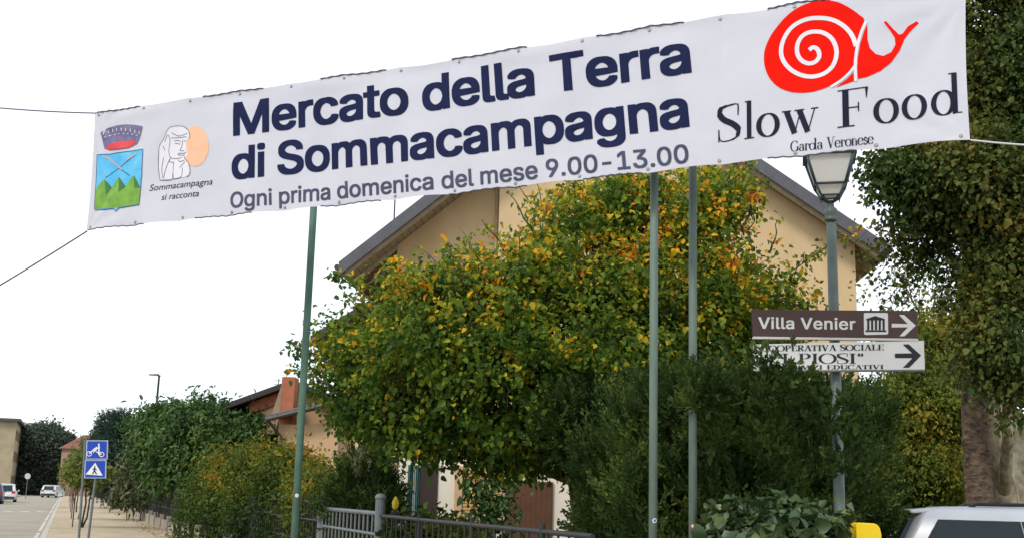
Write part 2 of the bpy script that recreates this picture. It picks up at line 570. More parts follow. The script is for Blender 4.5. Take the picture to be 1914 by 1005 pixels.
# outlines of a plain grotesque alphabet: advance and contours in thousandths
GROT = {'-':(453,['337,244 337,188 114,188 114,244']),'.':(188,['95,-4 83,-3 73,1 63,9 55,18 51,29 50,41 51,53 55,64 63,73 73,81 83,85 95,87 107,85 118,81 128,73 135,64 140,53 141,41 140,29 135,18 128,9 118,1 107,-3']),'0':(453,['227,-7 191,-3 158,7 130,24 105,48 85,77 69,113 57,155 50,202 48,254 50,306 57,353 69,395 85,431 106,461 130,484 159,502 191,512 227,516 262,512 295,502 323,484 348,461 368,431 384,395 396,353 403,306 405,254 403,202 396,155 384,113 368,77 348,48 323,24 295,7 263,-3','227,50 250,52 271,60 290,74 306,92 320,116 330,144 338,176 342,213 344,254 342,295 338,332 330,365 320,393 306,416 290,435 271,449 250,457 227,460 203,457 182,449 163,435 147,416 134,393 123,365 115,332 111,295 109,254 111,213 115,176 123,144 134,116 147,92 163,74 182,60 203,52']),'1':(453,['76,0 76,55 391,55 391,0','276,509 276,0 212,0 212,448 209,448 86,358 86,427 198,509']),'3':(453,['218,-7 188,-5 159,1 133,10 108,22 88,38 70,57 57,79 48,104 44,132 109,132 112,115 118,100 126,87 137,76 150,66 165,59 182,54 200,51 219,50 239,51 258,55 275,61 291,69 304,80 315,93 323,108 328,125 329,145 328,163 323,180 316,196 306,211 292,223 275,234 254,241 229,246 201,248 157,248 157,299 288,448 288,452 70,452 70,509 372,509 372,461 211,278 211,289 247,290 279,286 308,276 333,262 354,244 371,222 383,198 391,173 393,145 390,116 383,90 370,66 354,45 333,27 309,12 281,2 251,-5']),'9':(453,['226,516 256,513 285,506 310,494 333,478 352,458 368,434 380,408 387,378 389,347 387,322 382,296 373,270 359,240 340,207 315,168 200,0 130,0 301,248 307,248 302,238 295,229 287,221 278,214 268,207 257,202 245,198 232,195 218,195 188,197 161,203 137,214 116,229 98,247 83,269 72,294 66,321 64,352 66,382 73,411 85,436 101,459 120,479 143,494 168,506 196,513','226,460 207,459 190,454 174,446 160,435 148,423 138,407 131,390 127,372 125,352 127,331 131,313 138,295 148,280 160,268 174,257 190,250 207,245 226,243 245,245 263,249 279,257 293,267 305,280 314,295 322,312 326,330 327,350 326,371 322,390 314,407 305,422 293,435 279,446 263,454 245,459']),'M':(628,['60,0 60,509 152,509 277,187 287,159 299,123 311,84 322,49 307,49 318,83 330,121 342,158 352,187 476,509 568,509 568,0 504,0 504,291 504,327 505,369 506,413 507,457 513,457 498,409 482,363 467,322 456,291 342,0 286,0 170,291 159,321 145,361 129,408 112,457 119,457 120,416 121,372 122,328 122,291 122,0']),'O':(533,['267,-7 225,-3 186,7 150,25 119,49 92,79 70,115 53,157 44,203 40,254 44,305 53,352 70,393 92,429 119,459 150,484 186,501 225,512 267,516 309,512 348,501 384,484 415,459 442,429 464,393 480,352 490,305 493,254 490,203 480,157 464,115 442,79 415,49 384,25 348,7 309,-3','267,53 296,55 324,63 349,76 372,94 392,116 408,144 420,176 428,213 430,254 428,295 420,332 408,365 392,392 372,415 349,433 324,446 296,453 267,456 237,453 210,445 184,433 161,415 142,392 125,364 113,332 106,295 103,254 106,213 113,176 125,144 142,117 161,94 184,76 210,63 237,55']),'S':(447,['224,-9 188,-7 156,-1 128,9 102,23 81,40 64,60 51,83 42,109 38,137 104,137 108,118 114,102 123,88 136,76 150,66 166,59 185,53 204,50 224,49 246,50 267,54 286,60 303,69 317,79 329,92 338,106 344,122 346,139 344,154 340,168 332,179 322,189 310,197 296,205 245,222 184,239 145,253 112,269 86,289 67,313 56,341 52,372 54,400 62,425 75,448 92,468 113,484 138,498 165,508 195,514 227,516 259,514 289,508 316,498 340,484 360,468 377,449 390,427 398,403 401,378 337,378 332,402 320,421 302,437 280,449 254,456 225,459 204,457 185,454 167,448 152,440 139,430 129,418 121,405 117,391 115,376 117,359 122,345 131,334 142,324 155,315 169,308 212,293 264,279 312,264 328,256 344,248 359,238 372,226 384,213 395,198 402,180 407,161 408,139 406,112 399,87 386,64 370,43 349,25 323,11 294,0 261,-7']),'T':(449,['32,452 32,509 417,509 417,452 257,452 257,0 193,0 193,452']),'V':(480,['204,0 16,509 84,509 192,206 215,137 248,31 235,31 267,138 290,206 395,509 463,509 278,0']),'a':(389,['160,-9 137,-7 115,-3 94,5 76,15 60,29 48,45 38,63 32,84 30,108 32,128 36,146 43,161 53,174 64,184 78,193 92,200 108,206 125,211 178,220 234,227 247,229 257,231 265,235 271,240 274,246 276,255 276,257 275,272 272,285 267,297 260,307 251,315 240,322 227,327 212,330 196,331 178,330 163,327 149,322 137,316 127,309 118,301 110,292 104,283 100,274 41,291 51,313 64,331 79,346 95,358 114,368 133,375 153,380 173,383 194,384 239,379 255,375 271,369 286,360 300,350 312,336 322,320 330,301 335,278 337,251 337,0 277,0 277,52 272,52 252,25 242,16 229,8 215,1 199,-4 181,-7','170,45 192,47 211,51 228,59 242,68 254,80 263,93 270,108 274,122 276,138 276,190 259,182 231,176 200,171 175,168 134,159 122,153 112,147 103,139 97,130 93,118 92,105 93,93 96,82 102,72 109,64 119,57 130,52 142,48 156,46']),'c':(396,['207,-8 174,-5 144,3 117,16 93,35 72,58 56,85 44,116 37,150 34,187 37,225 44,260 56,291 72,318 93,341 117,360 144,374 174,382 207,384 226,384 243,381 260,377 276,371 291,364 305,356 318,346 330,335 340,322 349,308 356,293 362,277 303,262 290,289 270,311 242,325 207,330 184,328 163,321 145,310 130,296 118,278 108,258 102,236 98,212 96,187 98,163 102,139 108,117 118,97 130,80 145,66 163,55 184,49 207,46 243,52 271,66 292,89 304,117 363,102 357,86 350,70 341,56 331,43 319,32 306,21 292,12 277,5 261,-1 244,-5 226,-7']),'d':(424,['195,-8 165,-6 137,3 111,16 89,34 70,57 55,84 43,116 36,151 34,189 36,227 43,261 55,293 70,320 89,342 112,361 137,374 165,382 196,384 218,383 237,379 253,373 267,364 278,355 287,346 306,319 311,319 311,509 372,509 372,0 313,0 313,59 307,59 287,31 277,21 266,12 252,4 236,-3 217,-7','205,47 226,49 246,55 263,65 278,78 290,95 299,115 306,138 310,162 312,189 310,216 306,241 300,263 290,282 278,299 263,312 246,322 227,328 205,330 182,328 162,322 145,311 130,298 118,281 108,261 102,239 98,215 96,189 98,163 102,139 109,117 118,97 130,80 145,66 162,55 182,49']),'e':(404,['212,-8 177,-5 145,3 117,16 92,35 72,58 56,85 44,116 37,150 34,187 36,224 44,258 55,290 71,317 91,340 115,359 142,373 172,382 205,384 226,383 246,380 266,374 285,366 303,355 319,341 334,324 347,305 357,282 365,256 370,227 371,194 371,169 75,169 75,221 338,221 310,202 308,226 304,248 298,269 288,286 277,301 263,314 246,323 227,328 205,330 183,328 164,323 146,313 131,301 119,286 109,270 102,251 97,231 96,211 96,178 98,151 102,127 110,106 121,88 135,73 151,61 169,53 190,48 212,46 227,47 241,49 254,53 265,58 276,65 285,73 294,82 300,93 306,105 365,91 358,72 348,55 335,39 320,26 302,14 283,4 261,-3 237,-7']),'g':(425,['207,-151 180,-149 156,-146 134,-140 114,-132 97,-122 82,-110 70,-97 59,-84 51,-69 101,-41 122,-66 131,-74 142,-82 154,-88 169,-93 187,-96 207,-97 236,-95 261,-87 282,-75 298,-58 308,-34 311,-6 311,68 306,68 287,41 277,32 266,23 252,16 236,10 217,6 195,5 165,7 138,14 113,27 90,43 71,65 55,90 43,120 36,154 34,191 36,229 43,263 55,293 71,320 90,342 112,361 138,374 166,382 196,384 218,383 237,379 253,373 267,365 279,356 288,346 308,319 313,319 313,379 372,379 372,-9 370,-40 363,-67 350,-90 334,-109 314,-124 291,-136 265,-144 237,-149','205,59 227,61 246,66 264,75 278,87 290,103 300,121 307,142 311,166 312,193 311,219 307,242 300,264 291,283 279,299 264,312 247,322 227,328 205,330 182,328 163,322 145,312 130,298 118,282 109,262 102,241 98,218 96,193 98,167 102,144 109,123 118,104 131,88 145,76 163,66 183,61']),'i':(167,['53,0 53,379 114,379 114,0','84,443 73,444 63,448 54,455 47,463 43,472 41,483 43,494 47,504 54,512 63,518 73,522 84,524 95,522 105,518 114,512 121,504 125,494 126,483 125,472 121,463 114,455 105,448 95,444']),'l':(189,['139,-2 112,0 91,8 74,20 62,37 55,59 53,84 53,509 114,509 114,99 114,83 117,71 120,62 126,57 135,53 146,52 160,53 170,54 181,3 162,-1']),'m':(610,['53,0 53,379 112,379 112,295 108,295 114,314 122,331 132,346 144,358 158,368 172,376 187,382 203,385 219,386 245,383 268,375 287,361 303,342 314,320 321,295 312,295 318,312 326,329 337,343 350,356 364,366 381,375 398,381 417,385 437,386 458,385 478,380 497,372 514,361 529,346 541,328 550,307 555,283 557,255 557,0 496,0 496,254 493,279 485,298 473,313 456,323 438,329 419,330 402,329 387,326 374,320 363,312 353,302 345,290 340,277 336,263 335,247 335,0 274,0 274,260 272,280 265,297 253,311 238,322 220,328 199,330 185,329 171,326 158,320 145,312 135,302 126,289 119,274 115,257 114,238 114,0']),'n':(410,['114,227 114,0 53,0 53,379 112,379 112,287 102,287 116,319 132,344 152,362 175,374 200,382 227,384 252,383 275,377 295,369 313,356 328,340 341,321 350,298 355,271 357,240 357,0 296,0 296,235 293,263 286,286 273,304 256,318 235,326 210,329 192,328 176,324 161,317 147,308 136,297 126,283 119,266 115,248']),'o':(415,['207,-8 174,-5 144,3 117,16 93,35 72,58 56,85 44,116 37,150 34,187 37,225 44,260 56,291 72,318 93,341 117,360 144,374 174,382 207,384 241,382 271,374 299,360 323,341 343,318 359,291 371,260 379,225 381,187 379,150 371,116 359,85 343,58 323,35 299,16 271,3 241,-5','207,46 231,49 252,55 270,66 285,80 298,97 307,117 314,139 318,163 319,187 318,212 314,236 307,258 298,278 285,296 270,310 252,321 231,328 207,330 184,328 163,321 145,310 130,296 118,278 108,258 102,236 98,212 96,187 98,163 102,139 108,117 118,97 130,80 145,66 163,55 184,49']),'p':(424,['53,-143 53,379 112,379 112,319 118,319 137,346 147,355 158,364 171,373 188,379 207,383 229,384 259,382 287,374 313,361 335,342 354,320 370,293 381,261 388,227 390,189 388,151 381,116 370,84 355,57 336,34 313,16 288,3 260,-6 229,-8 208,-7 189,-3 173,4 159,12 147,21 138,31 118,59 114,59 114,-143','220,47 242,49 262,55 279,66 294,80 306,97 316,117 323,139 327,163 328,189 327,215 323,239 316,261 307,281 295,298 280,311 262,322 243,328 220,330 198,328 178,322 161,312 147,299 134,282 125,263 118,241 114,216 113,189 114,162 118,138 125,115 135,95 147,78 162,65 179,55 198,49']),'r':(259,['53,0 53,379 112,379 112,321 115,321 124,339 137,354 152,367 171,377 191,383 213,385 229,384 243,384 243,322 230,324 207,326 190,324 174,321 159,315 146,306 135,296 126,284 119,269 115,254 114,237 114,0']),'s':(365,['182,-8 157,-7 133,-3 112,3 93,12 76,24 62,38 50,54 41,73 36,94 94,107 101,87 111,72 124,60 141,52 160,47 181,45 206,47 227,53 244,62 258,74 265,88 268,103 266,115 262,126 254,136 243,144 229,150 212,155 149,170 118,180 92,192 72,208 58,227 50,249 47,274 49,295 55,314 65,332 79,347 95,360 115,370 137,378 161,383 187,384 212,383 234,379 254,372 271,363 286,352 299,339 309,324 318,308 324,290 268,277 262,291 254,304 243,316 228,325 210,331 187,333 166,331 147,326 131,317 119,305 111,292 109,277 110,264 115,253 124,243 136,235 152,229 172,223 229,209 261,200 287,187 306,171 320,153 328,131 331,107 329,85 323,65 312,47 298,31 281,18 260,6 236,-2 210,-7']),'t':(227,['204,379 204,327 6,327 6,379','65,471 126,471 126,98 127,83 130,70 136,61 144,55 156,51 170,50 185,51 202,54 213,2 192,-3 168,-4 138,-1 113,7 92,21 77,41 68,64 65,93']),' ':(188,[])}
_tcache = {}


def grot_shape(txt, tight=0.0):
    """Sans lettering from the outlines above; capital height is 1."""
    key = ("grot", txt, tight)
    if key in _tcache: return _tcache[key]
    V_, F_ = [], []
    x = 0.0
    for ch in txt:
        adv, cont = GROT[ch]
        if cont:
            loops = [[Vector((x + float(p.split(",")[0]), float(p.split(",")[1]), 0)) for p in c.split(" ")] for c in cont]
            k = len(V_)
            if ch in "i":
                groups = [[l] for l in loops]
            else:
                groups = [loops]
            for gr in groups:
                k = len(V_)
                for l in gr:
                    V_ += [(p.x / 509.0, p.y / 509.0) for p in l]
                F_ += [tuple(i + k for i in t) for t in tessellate_polygon(gr)]
        x += adv - tight
    _tcache[key] = (V_, F_)
    return V_, F_


def fit_grot(sheet, txt, b0, b1, cap_top, bold=0.03, tight=0.0):
    """Bold sans text: the outline is thickened by laying shifted copies of it a hair apart."""
    v, f = grot_shape(txt, tight)
    x0, x1 = min(a for a, _ in v) - bold, max(a for a, _ in v) + bold
    B0, B1, T = Vector(sheet.uv(*b0)), Vector(sheet.uv(*b1)), Vector(sheet.uv(*cap_top))
    ex, ey = B1 - B0, T - B0
    kx = ex.length / (x1 - x0) / ey.length          # metres per unit across against metres per unit up
    out = []
    ring_ = [(1, 1), (1, 0), (1, -1), (0, -1), (-1, -1), (-1, 0), (-1, 1), (0, 1), (0, 0)]
    for k in range(len(ring_)):
        dx, dy = ring_[k][0] * bold * .92, ring_[k][1] * bold * .68
        pts = []
        for a, b in v:
            q = B0 + ex * ((a + dx - x0) / (x1 - x0)) + ey * ((b + dy) * (1 - bold * .8) + bold * .8 * .0)
            pts.append((q.x, q.y))
        out.append((pts, f))
    return out


def text_shape(txt, offset=0.0):
    key = (txt, offset)
    if key in _tcache: return _tcache[key]
    c = bpy.data.curves.new("lettering_source", 'FONT')
    c.body = txt
    c.size = 1.0
    c.resolution_u = 5
    o = bpy.data.objects.new("lettering_source", c)
    COL.objects.link(o)
    dg = bpy.context.evaluated_depsgraph_get()
    me = bpy.data.meshes.new_from_object(o.evaluated_get(dg))
    v = [(x.co.x, x.co.y) for x in me.vertices]
    f = [tuple(p.vertices) for p in me.polygons]
    bpy.data.objects.remove(o)
    bpy.data.curves.remove(c)
    bpy.data.meshes.remove(me)
    _tcache[key] = (v, f)
    return v, f


def put_on(sheet, polys, name, m, parent, w=0.003, fine=0.09):
    """polys: list of (verts2d in sheet metres, faces). Cut fine so it follows the surface, then linked as one mesh."""
    bm = bmesh.new()
    for k, (v, f) in enumerate(polys):
        vs_ = []
        for (u, t) in v:
            q = bm.verts.new((u, t, w + 0.00012 * (k % 12)))
            vs_.append(q)
        for fc in f:
            try:
                bm.faces.new([vs_[i] for i in fc])
            except ValueError:
                pass
    if fine:
        bmesh.ops.triangulate(bm, faces=bm.faces[:])
        for _ in range(4):
            es = [e for e in bm.edges if e.calc_length() > fine]
            if not es: break
            bmesh.ops.subdivide_edges(bm, edges=es, cuts=1)
            bmesh.ops.triangulate(bm, faces=[fc for fc in bm.faces if len(fc.verts) > 3])
    off = parent.location if parent is not None else Vector((0, 0, 0))
    for q in bm.verts:
        q.co = sheet.p(q.co.x, q.co.y, q.co.z) - off
    bm.normal_update()
    for fc in bm.faces:
        if fc.normal.dot(sheet.n) < 0:
            fc.normal_flip()
    me = bpy.data.meshes.new(name)
    bm.to_mesh(me)
    bm.free()
    me.materials.append(m)
    o = bpy.data.objects.new(name, me)
    COL.objects.link(o)
    o.parent = parent
    return o


def fit_text(sheet, txt, b0, b1, cap_top, offset=0.0, cap=0.7273, shear=0.0):
    """Text whose ink runs from pixel b0 to b1 on its baseline; cap_top is the pixel above b0 at capital height."""
    v, f = text_shape(txt, offset)
    x0, x1 = min(a for a, _ in v), max(a for a, _ in v)
    B0, B1, T = Vector(sheet.uv(*b0)), Vector(sheet.uv(*b1)), Vector(sheet.uv(*cap_top))
    ex, ey = B1 - B0, T - B0
    out = []
    for a, b in v:
        s, t = (a - x0) / (x1 - x0), b / cap
        q = B0 + ex * s + ey * t
        if shear: q = q + ex.normalized() * (shear * t * ey.length)
        out.append((q.x, q.y))
    return (out, f)


def poly2(pts):
    pts = [tuple(p) for p in pts]
    tri = tessellate_polygon([[Vector((a, b, 0)) for a, b in pts]])
    return (pts, [tuple(t) for t in tri])


def smooth2(pts, k=4, closed=False):
    """Catmull-Rom through 2D points."""
    n = len(pts)
    out = []
    rng_ = range(n if closed else n - 1)
    for i in rng_:
        if closed:
            p0, p1, p2, p3 = pts[i - 1], pts[i], pts[(i + 1) % n], pts[(i + 2) % n]
        else:
            p0, p1, p2, p3 = pts[max(i - 1, 0)], pts[i], pts[i + 1], pts[min(i + 2, n - 1)]
        for j in range(k):
            t = j / k
            out.append(tuple(.5 * (2 * p1[c] + (p2[c] - p0[c]) * t + (2 * p0[c] - 5 * p1[c] + 4 * p2[c] - p3[c]) * t * t
                                   + (3 * p1[c] - p0[c] - 3 * p2[c] + p3[c]) * t ** 3) for c in (0, 1)))
    if not closed: out.append(tuple(pts[-1]))
    return out


def stroke2(pts, w, closed=False):
    """A ribbon of width w (number, list or function of the direction) along 2D points."""
    n = len(pts)
    L, R = [], []
    for i in range(n):
        a = pts[(i - 1) % n] if (closed or i > 0) else pts[0]
        b = pts[(i + 1) % n] if (closed or i < n - 1) else pts[-1]
        dx, dy = b[0] - a[0], b[1] - a[1]
        l = math.hypot(dx, dy) or 1e-9
        dx, dy = dx / l, dy / l
        ww = w(dx, dy) if callable(w) else (w[i] if hasattr(w, '__len__') else w)
        L.append((pts[i][0] - dy * ww / 2, pts[i][1] + dx * ww / 2))
        R.append((pts[i][0] + dy * ww / 2, pts[i][1] - dx * ww / 2))
    v = L + R
    m = n if closed else n - 1
    f = [(i, (i + 1) % n, n + (i + 1) % n, n + i) for i in range(m)]
    return (v, f)


# a small high-contrast roman alphabet: thick stems, hairline serifs. Units: capital height 1, baseline 0
TH, HA = 0.15, 0.03


def nib(dx, dy):
    return HA + (TH - HA) * abs(dy) ** 1.6


def ell(cx, cy, rx, ry, a0=0, a1=360, n=28):
    return [(cx + rx * math.cos(RAD(a0 + (a1 - a0) * i / n)), cy + ry * math.sin(RAD(a0 + (a1 - a0) * i / n))) for i in range(n + 1)]


def seg(x0, y0, x1, y1, w=HA):
    return stroke2([(x0, y0), (x1, y1)], w)


def serif(x, y, r=0.13):
    return seg(x - r, y, x + r, y, HA * 1.1)


def glyph(ch):
    h = HA / 2
    xh = 0.62
    stem = lambda x, y0=h, y1=1 - h, w=TH: seg(x, y0, x, y1, w)
    ring = lambda cx, cy, rx, ry: stroke2(ell(cx, cy, rx, ry)[:-1], nib, closed=True)
    if ch == 'S': return [stroke2(smooth2([(.56, .70), (.55, .98), (.33, .985), (.12, .93), (.09, .76), (.2, .6), (.42, .46), (.56, .3), (.52, .1), (.32, .015), (.1, .05), (.06, .34)], 5),
                                  [HA] * 8 + [HA * 1.5] * 4 + [TH * .5] * 3 + [TH * .8] * 5 + [TH * 1.05] * 16 + [TH * .7] * 4 + [HA * 1.5] * 4 + [HA] * 12), seg(.56, .68, .56, 1.0), seg(.06, .0, .06, .34)], .64
    if ch == 'l': return [stem(.17, h, 1.04), serif(.17, h, .16), seg(.03, 1.02, .17, 1.03)], .36
    if ch == 'o': return [ring(.3, xh / 2, .27, xh / 2)], .6
    if ch == 'w': return [seg(.12, xh, .33, 0, TH), seg(.33, 0, .5, xh, HA), seg(.46, xh, .68, 0, TH), seg(.68, 0, .87, xh, HA), serif(.12, xh, .12), serif(.46, xh, .13), serif(.87, xh, .1)], 1.0
    if ch == 'F': return [stem(.22), serif(.22, h, .2), seg(.04, 1 - h, .72, 1 - h), seg(.22, .5, .52, .5), stroke2([(.72, 1.0), (.71, .72)], [TH * .5, HA * .6]), seg(.52, .38, .52, .62), ], .76
    if ch == 'd': return [stroke2(ell(.3, xh / 2, .27, xh / 2)[:-1], nib, closed=True), stem(.62, h, 1.06), serif(.68, h, .13), seg(.46, 1.04, .62, 1.05)], .82
    if ch == 'a': return [stem(.42, .05, .45, TH * .9), stroke2(ell(.25, .42, .18, .19, 0, 165), nib), stroke2(ell(.25, .17, .2, .17)[:-1], nib, closed=True), seg(.42, .03, .55, .03)], .56
    if ch == 'r': return [stem(.15, h, xh), serif(.15, h), seg(.03, xh, .15, xh), stroke2(ell(.33, .42, .16, .18, 175, 30), HA * 1.4), seg(.44, .46, .44, .58, TH * .7)], .5
    if ch == 'n': return [stem(.15, h, xh), serif(.15, h), seg(.03, xh, .15, xh), stroke2(ell(.33, .4, .17, .2, 180, 0), HA * 1.6), stem(.5, h, .42), serif(.5, h)], .66
    if ch == 'e': return [stroke2(ell(.28, xh / 2, .25, xh / 2, 8, 325), nib), seg(.06, .33, .52, .33)], .56
    if ch == 's': return [stroke2(smooth2([(.38, .46), (.3, .6), (.15, .6), (.08, .47), (.2, .35), (.35, .24), (.4, .12), (.28, .02), (.1, .04), (.06, .18)], 4), TH * .62)], .46
    if ch == 'G': return [stroke2(ell(.42, .5, .38, .485, 45, 335), nib), stem(.74, .05, .42), seg(.6, .42, .86, .42), seg(.7, .68, .7, 1.0)], .9
    if ch == 'V': return [seg(.14, 1, .42, 0, TH), seg(.42, 0, .7, 1, HA * 1.3), serif(.14, 1 - h, .16), serif(.7, 1 - h, .12)], .84
    if ch == 'A': return [seg(.12, 0, .4, 1, HA * 1.3), seg(.4, 1, .68, 0, TH), seg(.22, .34, .58, .34), serif(.12, h, .12), serif(.68, h, .15)], .82
    if ch == 'C': return [stroke2(ell(.42, .5, .38, .485, 45, 318), nib), seg(.7, .66, .7, 1.0)], .78
    if ch == 'D': return [stem(.2), stroke2(ell(.2, .5, .52, .485, -90, 90), nib), seg(.04, h, .22, h), seg(.04, 1 - h, .22, 1 - h)], .8
    if ch == 'E': return [stem(.2), seg(.04, h, .64, h), seg(.04, 1 - h, .62, 1 - h), seg(.2, .51, .48, .51), seg(.63, 0, .64, .27, HA * 1.6), seg(.61, .75, .61, 1, HA * 1.6), seg(.48, .4, .48, .62)], .7
    if ch == 'I': return [stem(.2), serif(.2, h, .17), serif(.2, 1 - h, .17)], .42
    if ch == 'L': return [stem(.2), serif(.2, 1 - h, .17), seg(.04, h, .62, h), seg(.61, 0, .63, .3, HA * 1.6)], .68
    if ch == 'O': return [ring(.44, .5, .4, .485)], .9
    if ch == 'P': return [stem(.2), serif(.2, h, .17), seg(.04, 1 - h, .36, 1 - h), stroke2(ell(.34, .74, .27, .245, 90, -90), nib), seg(.2, .495, .36, .495)], .7
    if ch == 'R': return [stem(.2), serif(.2, h, .17), seg(.04, 1 - h, .36, 1 - h), stroke2(ell(.34, .75, .27, .235, 90, -90), nib), seg(.2, .51, .36, .51), seg(.4, .5, .68, .02, TH * .9)], .8
    if ch == 'T': return [stem(.34), serif(.34, h, .17), seg(.03, 1 - h, .65, 1 - h), seg(.04, .74, .04, 1, HA * 1.6), seg(.64, .74, .64, 1, HA * 1.6)], .72
    if ch == 'U': return [stem(.2, .3, 1), stroke2(ell(.44, .3, .25, .285, 180, 360), nib), stem(.69, .3, 1, HA * 1.3), serif(.2, 1 - h, .16), serif(.69, 1 - h, .13)], .86
    if ch == 'Z': return [seg(.06, 1 - h, .6, 1 - h), seg(.58, .98, .08, .02, TH), seg(.04, h, .62, h), seg(.06, .76, .06, 1, HA * 1.6), seg(.62, 0, .62, .26, HA * 1.6)], .68
    if ch == '"': return [seg(.1, .72, .12, 1, TH * .7), seg(.26, .72, .28, 1, TH * .7)], .4
    return [], .42


def fit_serif(sheet, txt, b0, b1, cap_top, fat=1.0, spans=None):
    """Roman lettering from pixel b0 to b1; spans optionally gives each letter its own (x0, x1) along the line in pixels."""
    global TH, HA
    th0, ha0 = TH, HA
    TH, HA = TH * fat, HA * fat * (1 if fat == 1 else 1.35)
    B0, B1, T = Vector(sheet.uv(*b0)), Vector(sheet.uv(*b1)), Vector(sheet.uv(*cap_top))
    ex, ey = B1 - B0, T - B0
    out = []
    widths = [glyph(c)[1] for c in txt]
    tot = sum(widths)
    x = 0.0
    for i, c in enumerate(txt):
        g, wd = glyph(c)
        allx = [p[0] for v, f in g for p in v]
        for v, f in g:
            vv = []
            for a, b in v:
                if spans:
                    sp = spans[i]
                    lo, hi = min(allx), max(allx)
                    pxx = sp[0] + (a - lo) / (hi - lo) * (sp[1] - sp[0])
                    s = (pxx - b0[0]) / (b1[0] - b0[0])
                    bp = (b0[0] + (b1[0] - b0[0]) * s, b0[1] + (b1[1] - b0[1]) * s)
                    q = Vector(sheet.uv(*bp)) + ey * b
                else:
                    q = B0 + ex * ((x + a) / tot) + ey * b
                vv.append((q.x, q.y))
            out.append((vv, f))
        x += wd
    TH, HA = th0, ha0
    return out


# ------------------------------------------------------------------ shared materials
M = {}
M['galv'] = mat("galvanised_green_grey", (0.115, 0.16, 0.13), .6, .25, 7, .08, 60, metal=.1, stretch=(1, 1, .25))
M['green_paint'] = mat("green_painted_pole", (0.045, 0.105, 0.055), .6, .2, 4, .05, 60, col2=(0.11, 0.20, 0.165), stretch=(1, 1, .5))
M['lamp_green'] = mat("lamp_green_iron", (0.11, 0.145, 0.13), .5, .2, 8, .06, 70, metal=.1)
M['lamp_dark'] = mat("lamp_dark_iron", (0.045, 0.07, 0.085), .45, .2, 8)
M['dark_iron'] = mat("dark_iron", (0.022, 0.022, 0.024), .5, .25, 8)
M['grey_iron'] = mat("grey_painted_iron", (0.135, 0.155, 0.165), .5, .15, 6, .05, 60)
M['white_paint'] = mat("white_paint", (0.78, 0.78, 0.77), .5, .05, 4)
M['black_paint'] = mat("black_lettering", (0.022, 0.022, 0.028), .6, .1, 10)
M['bark'] = mat("grey_brown_bark", (0.06, 0.045, 0.033), .9, .35, 9, .7, 30, col2=(0.13, 0.10, 0.075), stretch=(1, 1, .3))
M['asphalt'] = mat("asphalt", (0.25, 0.22, 0.17), .9, .14, .5, .25, 120, col2=(0.33, 0.295, 0.235))
M['paving'] = mat("beige_paving", (0.32, 0.255, 0.165), .9, .14, .6, .2, 90, col2=(0.45, 0.365, 0.25))
M['kerb'] = mat("pale_kerb_stone", (0.42, 0.39, 0.34), .85, .12, 3, .2, 50)
M['earth'] = mat("dry_grass_ground", (0.05, 0.055, 0.025), .95, .3, .7, .4, 25, col2=(0.10, 0.09, 0.05))
M['concrete'] = mat("weathered_concrete", (0.30, 0.26, 0.21), .9, .25, 2.5, .3, 40)
M['rope'] = mat("grey_rope", (0.10, 0.10, 0.115), .8, .3, 60, .3, 120)

# ------------------------------------------------------------------ ground, road, pavement
vp = ray(125, 905)
SLOPE = vp.x / vp.y
Dv = Vector((SLOPE, 1, 0)).normalized()
Nv = Vector((Dv.y, -Dv.x, 0))


def st(t, s, z=0.0):
    p = Nv * t + Dv * s
    return Vector((p.x, p.y, z))


T_KERB, T_FENCE, T_LEFT = -0.40, 3.315, -5.3


def sheet_obj(name, pts, m, kind='structure', thick=0.0):
    mb = MB()
    if thick:
        mb.prism([Vector(p) - Vector((0, 0, thick)) for p in pts], (0, 0, thick))
    else:
        mb.add(pts, [tuple(range(len(pts)))])
    o = mb.build(name, m)
    o["kind"] = kind
    return o


sheet_obj("ground", [(-900, -300, -.03), (900, -300, -.03), (900, 1600, -.03), (-900, 1600, -.03)], M['earth'])
sheet_obj("road", [st(T_LEFT, -20), st(T_KERB - .15, -20), st(T_KERB - .15, 162), st(T_LEFT, 162)], M['asphalt'])
sheet_obj("side_street", [st(T_FENCE + .3, -20, -.004), st(60, -20, -.004), st(60, 8.4, -.004), st(T_FENCE + .3, 8.4, -.004)], M['asphalt'])
sheet_obj("pavement", [st(T_KERB, -20, .12), st(T_FENCE + .2, -20, .12), st(T_FENCE + .2, 162, .12), st(T_KERB, 162, .12)], M['paving'], thick=.2)
sheet_obj("kerb", [st(T_KERB - .15, -20, .125), st(T_KERB, -20, .125), st(T_KERB, 162, .125), st(T_KERB - .15, 162, .125)], M['kerb'], thick=.2)
sheet_obj("pavement", [st(T_LEFT - 2.4, -20, .12), st(T_LEFT, -20, .12), st(T_LEFT, 162, .12), st(T_LEFT - 2.4, 162, .12)], M['paving'], thick=.2)
mk = MB()
s = 30.0
while s < 145:
    mk.add([st(T_KERB - .36, s, .004), st(T_KERB - .26, s, .004), st(T_KERB - .26, s + 11, .004), st(T_KERB - .36, s + 11, .004)], [(0, 1, 2, 3)])
    s += 12.4
for x0, x1 in ((8, 23), (38, 53), (70, 85), (99, 113)):
    a, b = at_z((x0 + x1) / 2, 955 - (115 - x0) * .002, .004), None
    sa = a.dot(Dv); ta = a.dot(Nv)
    mk.add([st(ta - .24, sa - .9, .004), st(ta + .24, sa - .9, .004), st(ta + .24, sa + .5, .004), st(ta - .24, sa + .5, .004)], [(0, 1, 2, 3)])
for x0, x1 in ((30, 48), (60, 80)):
    a = at_z((x0 + x1) / 2, 929, .004)
    sa = a.dot(Dv); ta = a.dot(Nv)
    mk.add([st(ta - .5, sa - 1.0, .004), st(ta + .5, sa - 1.0, .004), st(ta + .5, sa + 1.0, .004), st(ta - .5, sa + 1.0, .004)], [(0, 1, 2, 3)])
